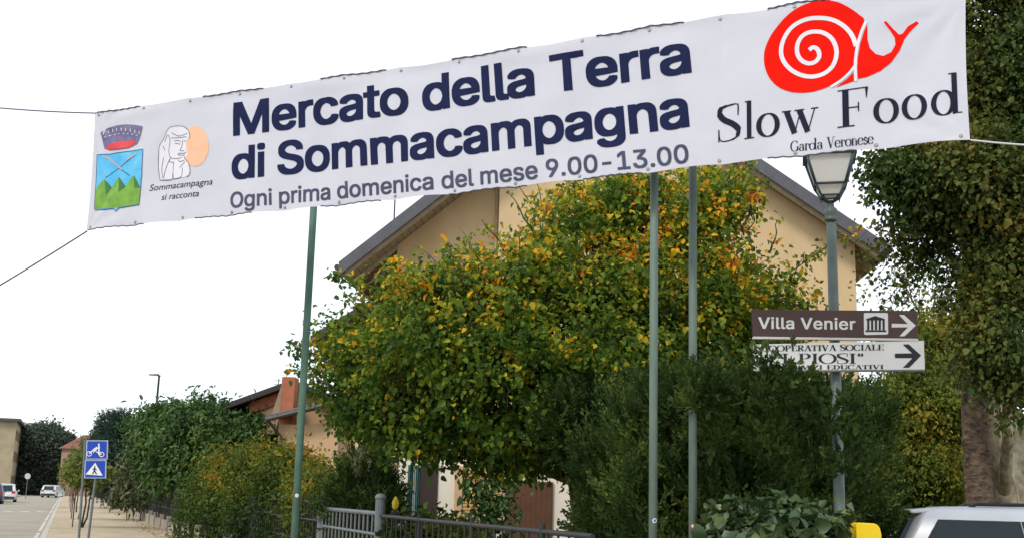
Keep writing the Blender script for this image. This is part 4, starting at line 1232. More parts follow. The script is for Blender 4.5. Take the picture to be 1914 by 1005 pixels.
# street trees
st_bark = mat('dark_thin_bark', (0.045, 0.036, 0.028), .9, .3, 9, .4, 30, stretch=(1, 1, .3))
spots = [(40, "nearest slim street tree with two trunks, just behind the blue sign", 1.0), (50, "second slim street tree along the kerb behind the blue sign", 1.0),
         (62, "third slim street tree along the kerb", 1.15), (78, "fourth slim street tree along the kerb", 1.2), (100, "farthest slim street tree along the kerb", 1.3)]
for i, (s_, lab, sc_) in enumerate(spots):
    base = st(T_KERB + 1.0, s_ * 1.073, .12)
    t = empty("street_tree", base, lab, "tree", "slim street trees along the kerb")
    rr_ = np.random.default_rng(60 + i)
    bl = [(np.array([rr_.normal() * .1, rr_.normal() * .1, 2.05 * sc_]), np.array([.62, .62, .6]) * sc_, 1.0), (np.array([-.3, .1, 1.85 * sc_]), np.array([.45, .45, .42]) * sc_, 1.0), (np.array([.3, 0, 1.9 * sc_]), np.array([.45, .45, .45]) * sc_, 1.0), (np.array([0, .1, 2.5 * sc_]), np.array([.35, .35, .4]) * sc_, 1.0)]
    broadleaf("crown", L_light, t, bl, 200, 9, .13, .12, .08, 70 + i, shell=.6)
    mb = MB()
    mb.tube(wobble_path((0, 0, 0), (.05, 0, 1.9 * sc_), 5, .02, rr_), [.04, .034, .032, .03, .026, .014], 8)
    if i == 0:
        mb.tube(wobble_path((.03, 0, .0), (.28, .05, 1.8), 5, .02, rr_), [.034, .032, .03, .026, .022, .012], 8)
    for q in range(6):
        a = q * 1.05
        mb.tube([(0.04, 0, 1.3 * sc_), (math.cos(a) * .25, math.sin(a) * .25, 1.8 * sc_), (math.cos(a) * .4, math.sin(a) * .4, 2.15 * sc_)], [.025, .016, .006], 5)
    mb.build("trunk", st_bark, t, smooth=True)
    mb = MB()
    mb.tube([(-.35, .1, 0), (-.35, .1, 1.5)], .022, 8)
    mb.build("stake", mat("timber_stake", (0.075, 0.06, 0.045), .9, .2, 6), t)

# ------------------------------------------------------------------ trees on the right
PY = 13.0
pl_base = at(1903, 1000, PY + .7); pl_base.z = 0
bark_plane = mat("mottled_plane_bark", (0.15, 0.115, 0.07), .85, .3, 9, .7, 24, col2=(0.55, 0.47, 0.31), stretch=(1, 1, .6))
pb = [blob(1880, 60, 130, PY, 120), blob(1860, 200, 90, PY - .3, 110), blob(1770, 330, 90, PY - .4, 80, w=.75), blob(1705, 330, 75, PY - .2, 60, w=.32), blob(1665, 300, 60, PY, 45, w=.22),
      blob(1850, 350, 110, PY - .6, 90), blob(1900, 480, 70, PY - .6, 110), blob(1790, 440, 80, PY - .2, 60, w=.4), blob(1720, 430, 65, PY, 50, w=.12), blob(1880, 600, 62, PY - .8, 110), blob(1900, 730, 42, PY - .9, 75), blob(1850, 560, 40, PY - .8, 80), blob(1845, 660, 30, PY - .8, 60),
      blob(1750, 120, 110, PY + .8, 110), blob(1870, 540, 50, PY - .5, 60), blob(1690, 470, 60, PY, 50, w=.05)]
plane = make_tree("plane_tree", "tall plane tree with pale mottled trunk and dark overhanging crown at the right edge", "tree", pl_base, at(1826, 400, PY + .5), .25, pb, L_plane, bark_plane,
                  9000, 10, .12, .058, .046, 81, twig_n=260, shell=.5, rough=.34, limb_r=.4, gap=.38, gscale=1.5)
rng = np.random.default_rng(15)
sp = []
hs = MB()
for i in range(135):
    px0, py0 = (rng.uniform(1672, 1850), rng.uniform(270, 520)) if i < 95 else (rng.uniform(1780, 1880), rng.uniform(470, 700))
    a = at(px0, py0, PY + rng.normal() * .3)
    b_ = a + Vector((rng.normal() * .22 - .12, rng.normal() * .2, -rng.uniform(.15, .6)))
    pth = wobble_path(a, b_, 4, .05, rng)
    hs.tube([p - pl_base for p in pth], [.006, .005, .004, .004, .003], 5)
    for j in range(int(rng.integers(8, 22))):
        sp.append(a.lerp(b_, rng.uniform(0, 1.05)) + Vector(rng.normal(size=3)) * .045)
hs.build("hanging_twigs", M['bark'], plane, smooth=True)["kind"] = "stuff"
P = np.array(sp); k = len(P)
V, Q = leaf_arrays(P, rng.normal(size=(k, 3)) * .6 + np.array([0, 0, -.7]), rng.normal(size=(k, 3)) * .6 + np.array([0, -.4, .5]), .072 * rng.uniform(.5, 1.3, k), .052 * rng.uniform(.6, 1.2, k))
np_mesh("hanging_leaves", V - np.array(pl_base), Q, L_plane, plane)
# loose, airy tree behind with the sky showing through
YB = 20.0
yb = [blob(1690, 530, 75, YB, 70, w=.022), blob(1645, 570, 40, YB, 50, w=.012), blob(1745, 540, 65, YB, 70, w=.035), blob(1720, 640, 80, YB, 50, w=.3), blob(1775, 670, 62, YB, 80, w=.5), blob(1740, 760, 95, YB - .3, 80, w=.8), blob(1690, 800, 70, YB - .3, 90), blob(1790, 800, 60, YB, 100),
      blob(1720, 880, 95, YB - .4, 70), blob(1660, 880, 50, YB - .4, 70), blob(1790, 560, 40, YB, 80, w=.2)]
yb_base = at(1752, 960, YB); yb_base.z = 0
make_tree("olive_tree", "fine leaved olive and rust coloured tree between the lantern and the plane tree trunk", "tree", yb_base, at(1745, 650, YB), .13, yb, L_yell, M['bark'], 6800, 10, .16, .070, .042, 82, twig_n=260, shell=.5, rough=.28, gap=.25, gscale=1.3)
# brown trunk standing beside the plane tree
bt = at(1834, 1000, 13.25); bt.z = 0
brown_bark = mat("brown_cracked_bark", (0.035, 0.022, 0.016), .95, .3, 11, 1.0, 16, col2=(0.25, 0.175, 0.12), stretch=(1, 1, 1.7))
t = empty("trunk_tree", bt, "straight brown cracked trunk standing just left of the pale plane trunk", "tree")
rng = np.random.default_rng(9)
mb = MB()
pth = [Vector((0, 0, 0)), Vector((.0, 0, .8)), Vector((0.0, 0, 1.8)), Vector((.0, 0, 2.6)), Vector((.04, 0.05, 3.3)), Vector((.1, .1, 4.1)), Vector((.2, .2, 5.0)), Vector((.25, .2, 6.0))]
mb.tube(pth, [.19, .165, .155, .15, .14, .12, .09, .05], 14)
for q in range(6):
    a = q * 1.1
    mb.tube([pth[5], pth[5] + Vector((math.cos(a) * .5, math.sin(a) * .5, .7)), pth[5] + Vector((math.cos(a) * 1.0, math.sin(a) * .9, 1.2))], [.05, .035, .01], 6)
mb.build("trunk", brown_bark, t, smooth=True)
bl = [(np.array([.5, .2, 6.0]), np.array([.7, .7, .8]), 1.0), (np.array([.9, .2, 5.2]), np.array([.6, .6, .6]), 1.0)]
broadleaf("crown", L_plane, t, bl, 260, 10, .17, .10, .08, 83)
shrub("boundary_hedge", "dark hedge in the background behind the parked car", "hedge", 1800, 27,
      [blob(px, py, 70, 27, ry) for px, py, ry in ((1650, 900, 70), (1740, 915, 55), (1830, 905, 60), (1910, 900, 70), (1980, 900, 70))], L_yell, 2600, 10, .2, .10, .06, 84, kind='broad', shell=.7)
rw0 = at(1838, 1000, 17.0); rw0.z = 0
rw = empty("old_wall", rw0, "weathered pale plaster wall behind the plane tree at the right edge", "wall")
b = MB(); zt = at(1880, 790, 17.0).z
b.prism([(0, 0, 0), (4.0, .5, 0), (4.0, .5, zt), (.9, .1, zt), (.35, .05, zt + .5), (0, 0, zt + .75)], (0, .35, 0)); b.build("wall", mat("stained_pale_plaster", (0.20, 0.155, 0.09), .95, .3, 5.5, .6, 25, col2=(0.56, 0.50, 0.36)), rw)
b = MB(); b.box(.95, 4.02, -.03, .5, zt, zt + .07); b.build("coping", M['concrete'], rw)

# ------------------------------------------------------------------ fence, gate, low wall
def fence_pt(s, z=0.0, t=T_FENCE): return st(t, s, z)
def s_at(px, t=T_FENCE):
    d = ray(px, 980)
    q = t / (d.x * Nv.x + d.y * Nv.y)
    p = Vector((d.x * q, d.y * q, 0))
    return p.dot(Dv)


sg0, sg1, sg2 = s_at(600), s_at(709), s_at(1108)
FH = 1.28
gate = empty("garden_gate", fence_pt(sg0, .12), "grey metal garden gate with upright bars between two posts", "gate")
go = gate.location.copy()
for s_, nm in ((sg0, "post"), (sg1, "post")):
    b = MB(); p = fence_pt(s_, .12) - go
    b.tube([p, p + Vector((0, 0, FH + .08))], .055, 12)
    b.lathe([(.06, 0), (.065, .02), (.05, .05), (.015, .065)], (p.x, p.y, FH + .08), 12)
    b.build("post", M['grey_iron'], gate)
b = MB()
n_b = 15
s0_, s1_ = sg0 - .11, sg1 + .11
for k in range(n_b):
    s_ = s0_ + (s1_ - s0_) * k / (n_b - 1)
    p = fence_pt(s_, .2) - go
    b.tube([p, p + Vector((0, 0, 1.12))], .014 if 0 < k < n_b - 1 else .022, 6)
b.build("bar_panel", mat("dull_grey_bars", (0.13, 0.15, 0.15), .5), gate)
b = MB()
for z_, r_ in ((.22, .022), (1.09, .018), (1.32, .026)):
    b.tube([fence_pt(s0_, z_) - go, fence_pt(s1_, z_) - go], r_, 8)
b.build("rail", M['grey_iron'], gate)
b = MB(); p = fence_pt(s1_ + .08, 1.0, T_FENCE - .03) - go; b.tube([p, p + Nv * -.06, p + Nv * -.06 + Dv * .12], .012, 6); b.build("handle", M['dark_iron'], gate)

fen = empty("iron_fence", fence_pt(sg1, .12), "dark iron railing with slim uprights running from the gate towards the poles", "fence")
fo = fen.location.copy()
b = MB()
for z_ in (.28, 1.30):
    b.tube([fence_pt(sg1 - .06, z_) - fo, fence_pt(sg2, z_) - fo], .02, 8)
b.build("rail", M['dark_iron'], fen)
b = MB()
s_ = sg1 - .16
while s_ > sg2:
    p = fence_pt(s_, .24) - fo
    b.tube([p, p + Vector((0, 0, 1.06))], .010, 6)
    s_ -= .19
b.build("bar_panel", M['dark_iron'], fen)
s_ = sg1 - 1.6
while s_ > sg2 - .1:
    b = MB(); p = fence_pt(s_, .1) - fo
    b.tube([p, p + Vector((0, 0, 1.26))], .022, 8); b.build("post", M['dark_iron'], fen)
    s_ -= 1.6
b = MB()
b.prism([fence_pt(sg1 - .06, -.1) - fo + Nv * -.08, fence_pt(sg2, -.1) - fo + Nv * -.08, fence_pt(sg2, -.1) - fo + Nv * .08, fence_pt(sg1 - .06, -.1) - fo + Nv * .08], (0, 0, .24))
b.build("footing", M['concrete'], fen)

mesh_wall = empty("boundary_wall", fence_pt(sg0 + .06, .12), "low pale wall topped by dark wire fencing along the pavement", "wall")
mo_ = mesh_wall.location.copy()
b = MB(); a0, a1 = sg0 + .1, 120
q = [fence_pt(a0, -.05) - mo_, fence_pt(a1, -.05) - mo_]
b.prism([q[0] - Nv * .1, q[1] - Nv * .1, q[1] + Nv * .1, q[0] + Nv * .1], (0, 0, .5)); b.build("footing", M['concrete'], mesh_wall)
for k in range(32):
    s_ = a0 + 3 + k * 3.0
    p = fence_pt(s_, 0) - mo_
    b = MB(); b.prism([p - Nv * .14 - Dv * .14, p - Nv * .14 + Dv * .14, p + Nv * .14 + Dv * .14, p + Nv * .14 - Dv * .14], (0, 0, .62)); b.build("pillar", M['concrete'], mesh_wall)
b = MB()
for z_ in (.55, .85, 1.15, 1.4):
    b.tube([fence_pt(a0, z_) - mo_, fence_pt(a1, z_) - mo_], .012, 5)
s_ = a0
while s_ < 70:
    p = fence_pt(s_, .3) - mo_
    b.tube([p, p + Vector((0, 0, 1.15))], .008 if int(s_ * 10) % 3 else .014, 5)
    s_ += .22
b.build("wire_panel", M['dark_iron'], mesh_wall)

rng = np.random.default_rng(33)
k = 600
tt = T_FENCE - .15 - np.abs(rng.normal(size=k)) * .45
ss = rng.uniform(14, 75, k)
P = np.outer(tt, np.array(Nv)) + np.outer(ss, np.array(Dv)); P[:, 2] = .128
V, Q = leaf_arrays(P, rng.normal(size=(k, 3)) * np.array([1, 1, .1]), rng.normal(size=(k, 3)) * .12 + np.array([0, 0, 1]), .09 * rng.uniform(.6, 1.4, k), .06 * rng.uniform(.6, 1.2, k), fold=.12, curl=.04)
lo = np_mesh("fallen_leaves", V, Q, leaf_mat("dry_leaves", [(0, (0.12, 0.07, 0.03)), (.5, (0.25, 0.14, 0.04)), (1, (0.38, 0.25, 0.05))], trans=.1))
tag(lo, "dry leaves scattered on the pavement along the low wall", "leaves", kind="stuff")

# closed canvas gazebo between the two houses
gz = at(688, 1000, 21.5); gz.z = 0
g = empty("gazebo", gz, "dark taupe canvas gazebo roof beyond the garden gate", "gazebo")
b = MB(); za, zb2 = at(675, 790, 21.5).z, at(688, 905, 21.5).z
b.add([(-.62, -.5, zb2), (.42, -.5, zb2), (.42, .6, zb2), (-.62, .6, zb2), (.02, 0, za), (-.62, -.5, zb2 - .12), (.42, -.5, zb2 - .12), (.42, .6, zb2 - .12), (-.62, .6, zb2 - .12)],
      [(0, 1, 4), (1, 2, 4), (2, 3, 4), (3, 0, 4), (0, 5, 6, 1), (1, 6, 7, 2), (2, 7, 8, 3), (3, 8, 5, 0)])
b.build("canopy", mat("taupe_canvas", (0.085, 0.07, 0.055), .9, .15, 5, .1, 80), g)
for xx, yy in ((-.58, -.46), (.38, -.46), (.38, .56), (-.58, .56)):
    b = MB(); b.tube([(xx, yy, 0), (xx, yy, zb2)], .025, 8); b.build("leg", M['dark_iron'], g)
yb_ = at(739, 940, 15.2)
t = empty("garden_lantern", (yb_.x, yb_.y, 0), "small yellow lantern on a dark stand next to the gate", "lantern")
b = MB(); b.lathe([(.02, 0), (.04, .03), (.045, .09), (.025, .14), (.008, .17)], (0, 0, yb_.z - .08), 12); b.build("shade", mat("yellow_plastic", (0.72, 0.52, 0.03), .4), t, smooth=True)
b = MB(); b.tube([(0, 0, 0), (0, 0, yb_.z - .08)], .02, 8); b.lathe([(.06, 0), (.06, .05), (.03, .08)], (0, 0, yb_.z - .16), 10); b.build("stand", M['dark_iron'], t)

# ------------------------------------------------------------------ the banner across the street
YR = 7.2
TR, BR = at(1805, -41, YR), at(1813, 262, YR)
hR = TR.z - BR.z
YL = YR
for _ in range(60):
    hL = at(180, 212, YL).z - at(163, 432, YL).z
    YL *= (hR / hL) ** .5
TL, BL = at(180, 212, YL), at(163, 432, YL)
ban = Sheet(BL, Vector((BR.x - BL.x, BR.y - BL.y, 0)), (0, 0, 1))
if ban.n.y > 0: ban.n = -ban.n
cuv = [Vector(ban.uv(*p)) for p in ((163, 432), (1813, 262), (1805, -41), (180, 212))]
BLn = (cuv[1] - cuv[0]).length


def ban_disp(u, v):
    s_ = u / BLn
    vt = (v - cuv[0].y - (cuv[1].y - cuv[0].y) * s_)
    crease = 0.0
    for cu_, cv_, sg_ in ((0, 0, 1), (0, 1, -1), (BLn, 0, 1), (BLn, 1, -1)):
        du, dv_ = abs(u - cu_), abs(vt - cv_)
        r_ = math.hypot(du, dv_)
        crease += .006 * math.exp(-(r_ / .55) ** 2) * math.sin(math.atan2(dv_, du + 1e-6) * 11) * min(1, r_ / .12)
    fold_ = abs((u + .35) % 1.15 - .575)
    crease += -.005 * math.exp(-(fold_ / .03) ** 2)
    return (crease + .004 * math.sin(u * 11.0 + 1.5 * math.sin(vt * 5)) * (.3 + .7 * abs(2 * vt - 1)) + .020 * math.sin(s_ * 9.0 + .6) + .006 * math.sin(u * 4.3 + v * 2.2) + .004 * math.sin(u * 7.9 - v * 5.1)
            + .010 * math.exp(-((v - (cuv[3].y + (cuv[2].y - cuv[3].y) * s_ - .06)) / .07) ** 2) * math.sin(u * 3.1))


ban.disp = ban_disp
banner = empty("banner", BL, "white cloth market banner with dark blue lettering stretched across the street", "banner")
bo = banner.location.copy()
nu, nv = 320, 26
V, Q = [], []
for side, w_ in ((0, 0.0), (1, -.0015)):
    for j in range(nv + 1):
        for i in range(nu + 1):
            s_, t_ = i / nu, j / nv
            q = cuv[0].lerp(cuv[1], s_).lerp(cuv[3].lerp(cuv[2], s_), t_)
            sag = .012 * abs(math.sin(math.pi * s_ * 14)) * (2 * t_ - 1)
            e_ = -.012 * math.sin(math.pi * t_) * (1 - min(1, s_ * 40)) + .012 * math.sin(math.pi * t_) * (1 - min(1, (1 - s_) * 40))
            V.append(tuple(ban.p(q.x - e_, q.y - sag * (1 if abs(2 * t_ - 1) > .98 else .5), w_) - bo))
    k = side * (nu + 1) * (nv + 1)
    for j in range(nv):
        for i in range(nu):
            a = k + j * (nu + 1) + i
            Q.append((a, a + 1, a + nu + 2, a + nu + 1) if side == 0 else (a, a + nu + 1, a + nu + 2, a + 1))
cloth = mat("white_banner_cloth", (0.66, 0.665, 0.74), .75, .03, 1.2, .12, 220, trans=.22, col2=(0.71, 0.715, 0.78), stretch=(1, 1, 2))
co = np_mesh("cloth", np.array(V), np.array(Q), cloth, banner)
co.data.shade_smooth()
navy = mat("navy_print", (0.014, 0.019, 0.062), .8, .12, 3, spec=.08)
greyb = mat("grey_blue_print", (0.075, 0.08, 0.13), .8, .15, 4, spec=.08)
red = mat("red_print", (0.80, 0.010, 0.004), .8, .06, 3, spec=.06)
white_p = mat("white_print", (0.70, 0.69, 0.74), .6, .04, 3)
blackp = mat("charcoal_print", (0.018, 0.018, 0.035), .8, .15, 5, spec=.08)
put_on(ban, fit_grot(ban, "Mercato della Terra", (438, 254), (1295, 136), (438, 193), .045, 14), "lettering", navy, banner)
put_on(ban, fit_grot(ban, "di Sommacampagna", (435, 336), (1291, 237), (435, 276), .045, 14), "lettering", navy, banner)
put_on(ban, fit_grot(ban, "Ogni prima domenica del mese 9.00-13.00", (433, 390), (1290, 305), (433, 361), .03, 6), "lettering", greyb, banner)
sl = fit_serif(ban, "SlowFood", (1342, 269), (1799, 212), (1342, 202), spans=[(1342, 1387), (1393, 1411), (1415, 1459), (1463, 1531), (1566, 1625), (1633, 1681), (1686, 1734), (1741, 1799)])
put_on(ban, sl, "lettering", blackp, banner)
put_on(ban, fit_serif(ban, "Garda Veronese", (1479, 286), (1633, 269), (1479, 266)), "lettering", blackp, banner)
put_on(ban, [fit_text(ban, "Sommacampagna", (281, 358), (399, 346), (281, 346), .006, shear=.35), fit_text(ban, "si racconta", (303, 375), (374, 368), (303, 363), .006, shear=.35)], "lettering", blackp, banner)


def pxs(pts, sc, ox, oy):
    return [ban.uv(ox + a / sc, oy + b_ / sc) for a, b_ in pts]


c3 = lambda pts: pxs(pts, 3.117, 1300, 0)
shell_p = smooth2(c3([(985, 132), (955, 92), (895, 50), (830, 20), (760, 10), (690, 20), (600, 58), (520, 118), (450, 200), (412, 280), (402, 345), (412, 412), (442, 472), (492, 517), (556, 540), (625, 545), (700, 535), (780, 508), (850, 465), (905, 415), (930, 372), (936, 318), (940, 250)]), 5, True)
body_p = c3([(1003, 150), (985, 190), (962, 260), (948, 340), (944, 410), (948, 466), (1000, 456), (1080, 420), (1145, 365), (1192, 300), (1218, 235), (1255, 185), (1302, 138), (1288, 128), (1240, 158), (1207, 203), (1187, 208), (1152, 175), (1112, 131), (1099, 137), (1138, 188), (1163, 228), (1166, 268), (1142, 310), (1097, 333), (1052, 322), (1018, 288), (1004, 235)])
foot_p = c3([(818, 516), (880, 470), (926, 425), (928, 470), (926, 478)])
put_on(ban, [poly2(shell_p), poly2(body_p), poly2(foot_p)], "snail_emblem", red, banner, w=.003)
spiral = smooth2(c3([(664, 297), (690, 281), (716, 298), (722, 335), (697, 366), (655, 374), (614, 352), (595, 310), (600, 258), (630, 214), (680, 193), (740, 195), (790, 225), (818, 275), (822, 330), (800, 390), (750, 433), (680, 451), (610, 440), (550, 405), (510, 350), (503, 290), (523, 225), (568, 165), (640, 126), (720, 113), (800, 122), (865, 157), (912, 210), (938, 275)]), 5)
px1 = (Vector(ban.uv(1500, 100)) - Vector(ban.uv(1501, 100))).length
gap = smooth2(c3([(996, 132), (965, 205), (943, 290), (934, 380), (936, 480)]), 4)
gap2 = smooth2(c3([(940, 375), (905, 425), (850, 475), (790, 512)]), 4)
put_on(ban, [stroke2(spiral, px1 * 8.0), stroke2(gap, px1 * 5.5), stroke2(gap2, px1 * 5)], "snail_emblem_lines", white_p, banner, w=.0052)
# coat of arms
c8 = lambda pts: pxs(pts, 5.288, 160, 220)
crest_edge = mat("crest_outline", (0.03, 0.07, 0.12), .6)
shield = c8([(130, 375), (250, 368), (400, 345), (582, 318), (575, 560), (556, 760), (546, 868), (440, 885), (348, 900), (320, 932), (292, 906), (200, 915), (108, 918), (112, 760), (122, 560)])
put_on(ban, [poly2(shield)], "coat_of_arms", mat("crest_sky_blue", (0.04, 0.40, 0.72), .55, .2, 6, col2=(0.16, 0.52, 0.76)), banner, w=.0032, fine=.035)
put_on(ban, [poly2(c8([(118, 720), (150, 668), (208, 618), (240, 655), (278, 700), (310, 640), (346, 590), (385, 640), (418, 688), (460, 620), (500, 580), (530, 630), (560, 700), (545, 862), (345, 893), (112, 910)]))], "coat_of_arms_hills", mat("crest_hill_green", (0.17, 0.36, 0.05), .6, .25, 9), banner, w=.0045, fine=.035)
put_on(ban, [poly2(c8([(208, 620), (278, 700), (215, 770)])), poly2(c8([(346, 592), (420, 690), (350, 740)])), poly2(c8([(500, 582), (560, 700), (505, 700)]))], "coat_of_arms_shadow_sides", mat("crest_dark_green", (0.05, 0.17, 0.06), .6), banner, w=.006, fine=.035)
put_on(ban, [stroke2(shield, px1 * 1.6, True), stroke2(c8([(215, 600), (345, 505), (520, 365)]), px1 * 1.6), stroke2(c8([(345, 505), (455, 580)]), px1 * 1.8)], "coat_of_arms_outline", crest_edge, banner, w=.006, fine=.035)
pale_rose = mat("crest_rose", (0.50, 0.36, 0.42), .6)
put_on(ban, [stroke2(c8([(195, 390), (240, 410), (380, 520)]), px1 * 4.5), stroke2(c8([(420, 430), (520, 360)]), px1 * 4.5)], "coat_of_arms_sails", pale_rose, banner, w=.0068, fine=.035)
crown_c = c8([(166, 155), (240, 115), (320, 88), (400, 76), (480, 76), (575, 90), (552, 190), (520, 262), (440, 305), (330, 325), (250, 328), (200, 312), (182, 235)])
put_on(ban, [poly2(crown_c)], "crown_emblem", mat("crown_mauve", (0.16, 0.14, 0.26), .6, .3, 20), banner, w=.0062, fine=.035)
put_on(ban, [poly2(c8([(255, 275), (330, 246), (420, 236), (505, 232), (510, 262), (440, 300), (330, 318), (250, 322), (205, 312)]))], "crown_emblem_lining", mat("crown_red", (0.68, 0.06, 0.07), .6), banner, w=.0078, fine=.035)
cw = []
for i in range(9):
    x = 200 + i * 43; y = 150 - 60 * math.sin(math.pi * (i + .8) / 10) ** .7
    cw.append(stroke2(c8([(x, y + 22), (x + 2, y + 50)]), px1 * 2.2))
    cw.append(stroke2(c8([(x + 8, y + 78), (x + 26, y + 74)]), px1 * 1.6))
put_on(ban, cw, "crown_emblem_bricks", white_p, banner, w=.0094, fine=.035)
# peach disc and line portrait
disc = [ban.uv(160 + (1100 + 135 * math.cos(a)) / 5.288, 220 + (290 - 200 * math.sin(a)) / 5.288) for a in [2 * math.pi * i / 40 for i in range(40)]]
disc = [p for p in disc]
put_on(ban, [poly2(disc)], "sun_disc_print", mat("peach_print", (0.80, 0.47, 0.30), .6, .06, 4), banner, w=.0028, fine=.035)
head_fill = c8([(745, 620), (735, 480), (745, 300), (790, 220), (830, 130), (880, 98), (980, 95), (1030, 140), (1040, 200), (1005, 245), (1010, 320), (1025, 370), (990, 410), (1040, 470), (1050, 560), (1020, 590), (880, 612)])
put_on(ban, [poly2(head_fill)], "portrait_drawing", white_p, banner, w=.0036, fine=.035)
pl_lines = [[(745, 622), (732, 480), (745, 300), (790, 220), (830, 130), (880, 98), (980, 95), (1030, 140), (1045, 195), (1030, 215)], [(800, 250), (830, 180), (850, 240), (835, 330), (850, 400), (905, 412), (960, 400)], [(870, 160), (940, 190), (1020, 160)],
            [(860, 210), (950, 205), (1010, 195)], [(890, 240), (920, 232), (955, 245)], [(895, 262), (945, 268)], [(985, 240), (1005, 236)], [(975, 225), (960, 300), (945, 330), (985, 335)], [(920, 365), (955, 358), (985, 362)], [(925, 375), (975, 378)],
            [(1010, 345), (985, 370), (995, 410), (1030, 450), (1050, 520), (1040, 580), (1015, 585)], [(840, 420), (800, 520), (780, 610)], [(880, 440), (875, 560), (880, 612)], [(940, 500), (1000, 440)], [(880, 612), (960, 590), (970, 500)],
            [(745, 622), (860, 620), (870, 560)], [(780, 290), (800, 330)], [(785, 400), (765, 500), (770, 600)], [(850, 400), (840, 440), (880, 450)], [(930, 420), (940, 440), (990, 430)]]
put_on(ban, [stroke2(smooth2(c8(l), 4), px1 * 1.3) for l in pl_lines], "portrait_drawing_lines", mat("portrait_ink", (0.05, 0.045, 0.065), .6), banner, w=.0050, fine=.035)

# hem ropes threaded through the eyelets, and the tie ropes
def edge_pt(px, top, w_=.006):
    a, c = (cuv[3], cuv[2]) if top else (cuv[0], cuv[1])
    lo, hi = 0.0, 1.0
    for _ in range(30):
        mid = (lo + hi) / 2
        q = a.lerp(c, mid)
        p = ban.p(q.x, q.y, 0) - CAM
        x_ = CX + F_PX * p.dot(Rt) / p.dot(Fw)
        if x_ < px: lo = mid
        else: hi = mid
    return a.lerp(c, (lo + hi) / 2)


for top, spans in ((True, ((182, 262), (380, 492), (600, 722), (845, 985), (1115, 1278), (1435, 1552))), (False, ((166, 268), (365, 470), (600, 712), (840, 985), (1090, 1200), (1435, 1600)))):
    for a, c in spans:
        q0, q1 = edge_pt(a, top), edge_pt(c, top)
        nt_ = 22
        pts = []
        for i in range(nt_ + 1):
            q = q0.lerp(q1, i / nt_)
            sg_ = .012 * abs(math.sin(math.pi * 14 * (q.x - cuv[0].x) / BLn))
            q = Vector((q.x, q.y - sg_ if top else q.y + sg_))
            pts.append(ban.p(q.x, q.y + (.001 if top else -.001) + .003 * math.sin(i * 1.9), .004 + .004 * math.cos(i * 1.9)) - bo)
        hr = MB(); hr.tube(pts, .0055, 6); hr.build("hem_rope", M['rope'], banner, smooth=True)
ey = MB()
for k in range(15):
    for top in (True, False):
        q = (cuv[3].lerp(cuv[2], (k + .1) / 14.2) if top else cuv[0].lerp(cuv[1], (k + .1) / 14.2))
        p = ban.p(q.x, q.y + (-.03 if top else .03), .004) - bo
        ey.tube([p, p + ban.n * .004], [.013, .009], 10)
ey.build("eyelet", mat("brass_eyelet", (0.32, 0.31, 0.30), .4, metal=.7), banner)["kind"] = "stuff"


def tie(p0, px, py, Y, sag, r=.006):
    p1 = at(px, py, Y)
    b_ = MB()
    pts = []
    for i in range(13):
        t_ = i / 12
        p = p0.lerp(p1, t_); p.z -= sag * 4 * t_ * (1 - t_)
        pts.append(p - bo)
    b_.tube(pts, r, 6)
    return b_.build("tie_rope", M['rope'], banner, smooth=True)


tie(TL, -160, 183, 10.6, .03)
tie(BL, -170, 630, 10.4, .02, .007)
tieR = tie(BR, 2080, 276, 6.9, .015, .006)
tieR.data.materials[0] = mat("pale_rope", (0.55, 0.55, 0.54), .8)
tie(TR, 2080, -60, 6.9, .02)

# ------------------------------------------------------------------ the three poles
def vertical(px_lo, py_lo, px_hi, py_hi, Y):
    a = at(px_lo, py_lo, Y); c = at(px_hi, py_hi, Y)
    return a, c


def pole(name, label, pb_, pt_, Y, r, m, top_px, sticker=None, group=None, z0=.12):
    a = at(pb_[0], pb_[1], Y); c = at(pt_[0], pt_[1], Y)
    d = (c - a) / (c.z - a.z)
    base = a + d * (z0 - a.z)
    top = a + d * (at(pt_[0], top_px, Y).z - a.z)
    t = empty(name, base, label, "pole", group)
    b_ = MB(); b_.tube([Vector((0, 0, 0)), (top - base) * .5, top - base], r, 18); b_.build("shaft", m, t, smooth=True)
    b_ = MB(); h_ = top - base; b_.lathe([(r * 1.08, 0), (r * 1.08, .03), (r * .6, .05)], tuple(h_), 16); b_.build("cap", M['dark_iron'], t)
    b_ = MB(); b_.lathe([(r * 2.2, -.02), (r * 2.2, .02), (r * 1.3, .05)], (0, 0, 0), 16); b_.build("base_collar", m, t)
    if sticker:
        px, py, col, col2 = sticker
        p = at(px, py, Y - r - .001) - base
        ax = a + d * ((p + base).z - a.z) - base
        dr = (p - ax); dr.z = 0; dr.normalize()
        for k_, (rad, cc, nm) in enumerate(((.017, col, "sticker"), (.010, col2, "sticker_mark"))):
            b_ = MB(); n_ = 14
            rr_ = r + .0015 + .0012 * k_
            sd = Vector((-dr.y, dr.x, 0))
            vv = [ax + dr * rr_]
            for i in range(n_):
                g_ = 2 * math.pi * i / n_
                th = rad * math.cos(g_) / r
                vv.append(ax + (dr * math.cos(th) + sd * math.sin(th)) * rr_ + Vector((0, 0, rad * math.sin(g_))))
            b_.add(vv, [(0, 1 + i, 1 + (i + 1) % n_) for i in range(n_)])
            b_.build(nm, mat("sticker_colour", cc, .5, .02), t)
    return t


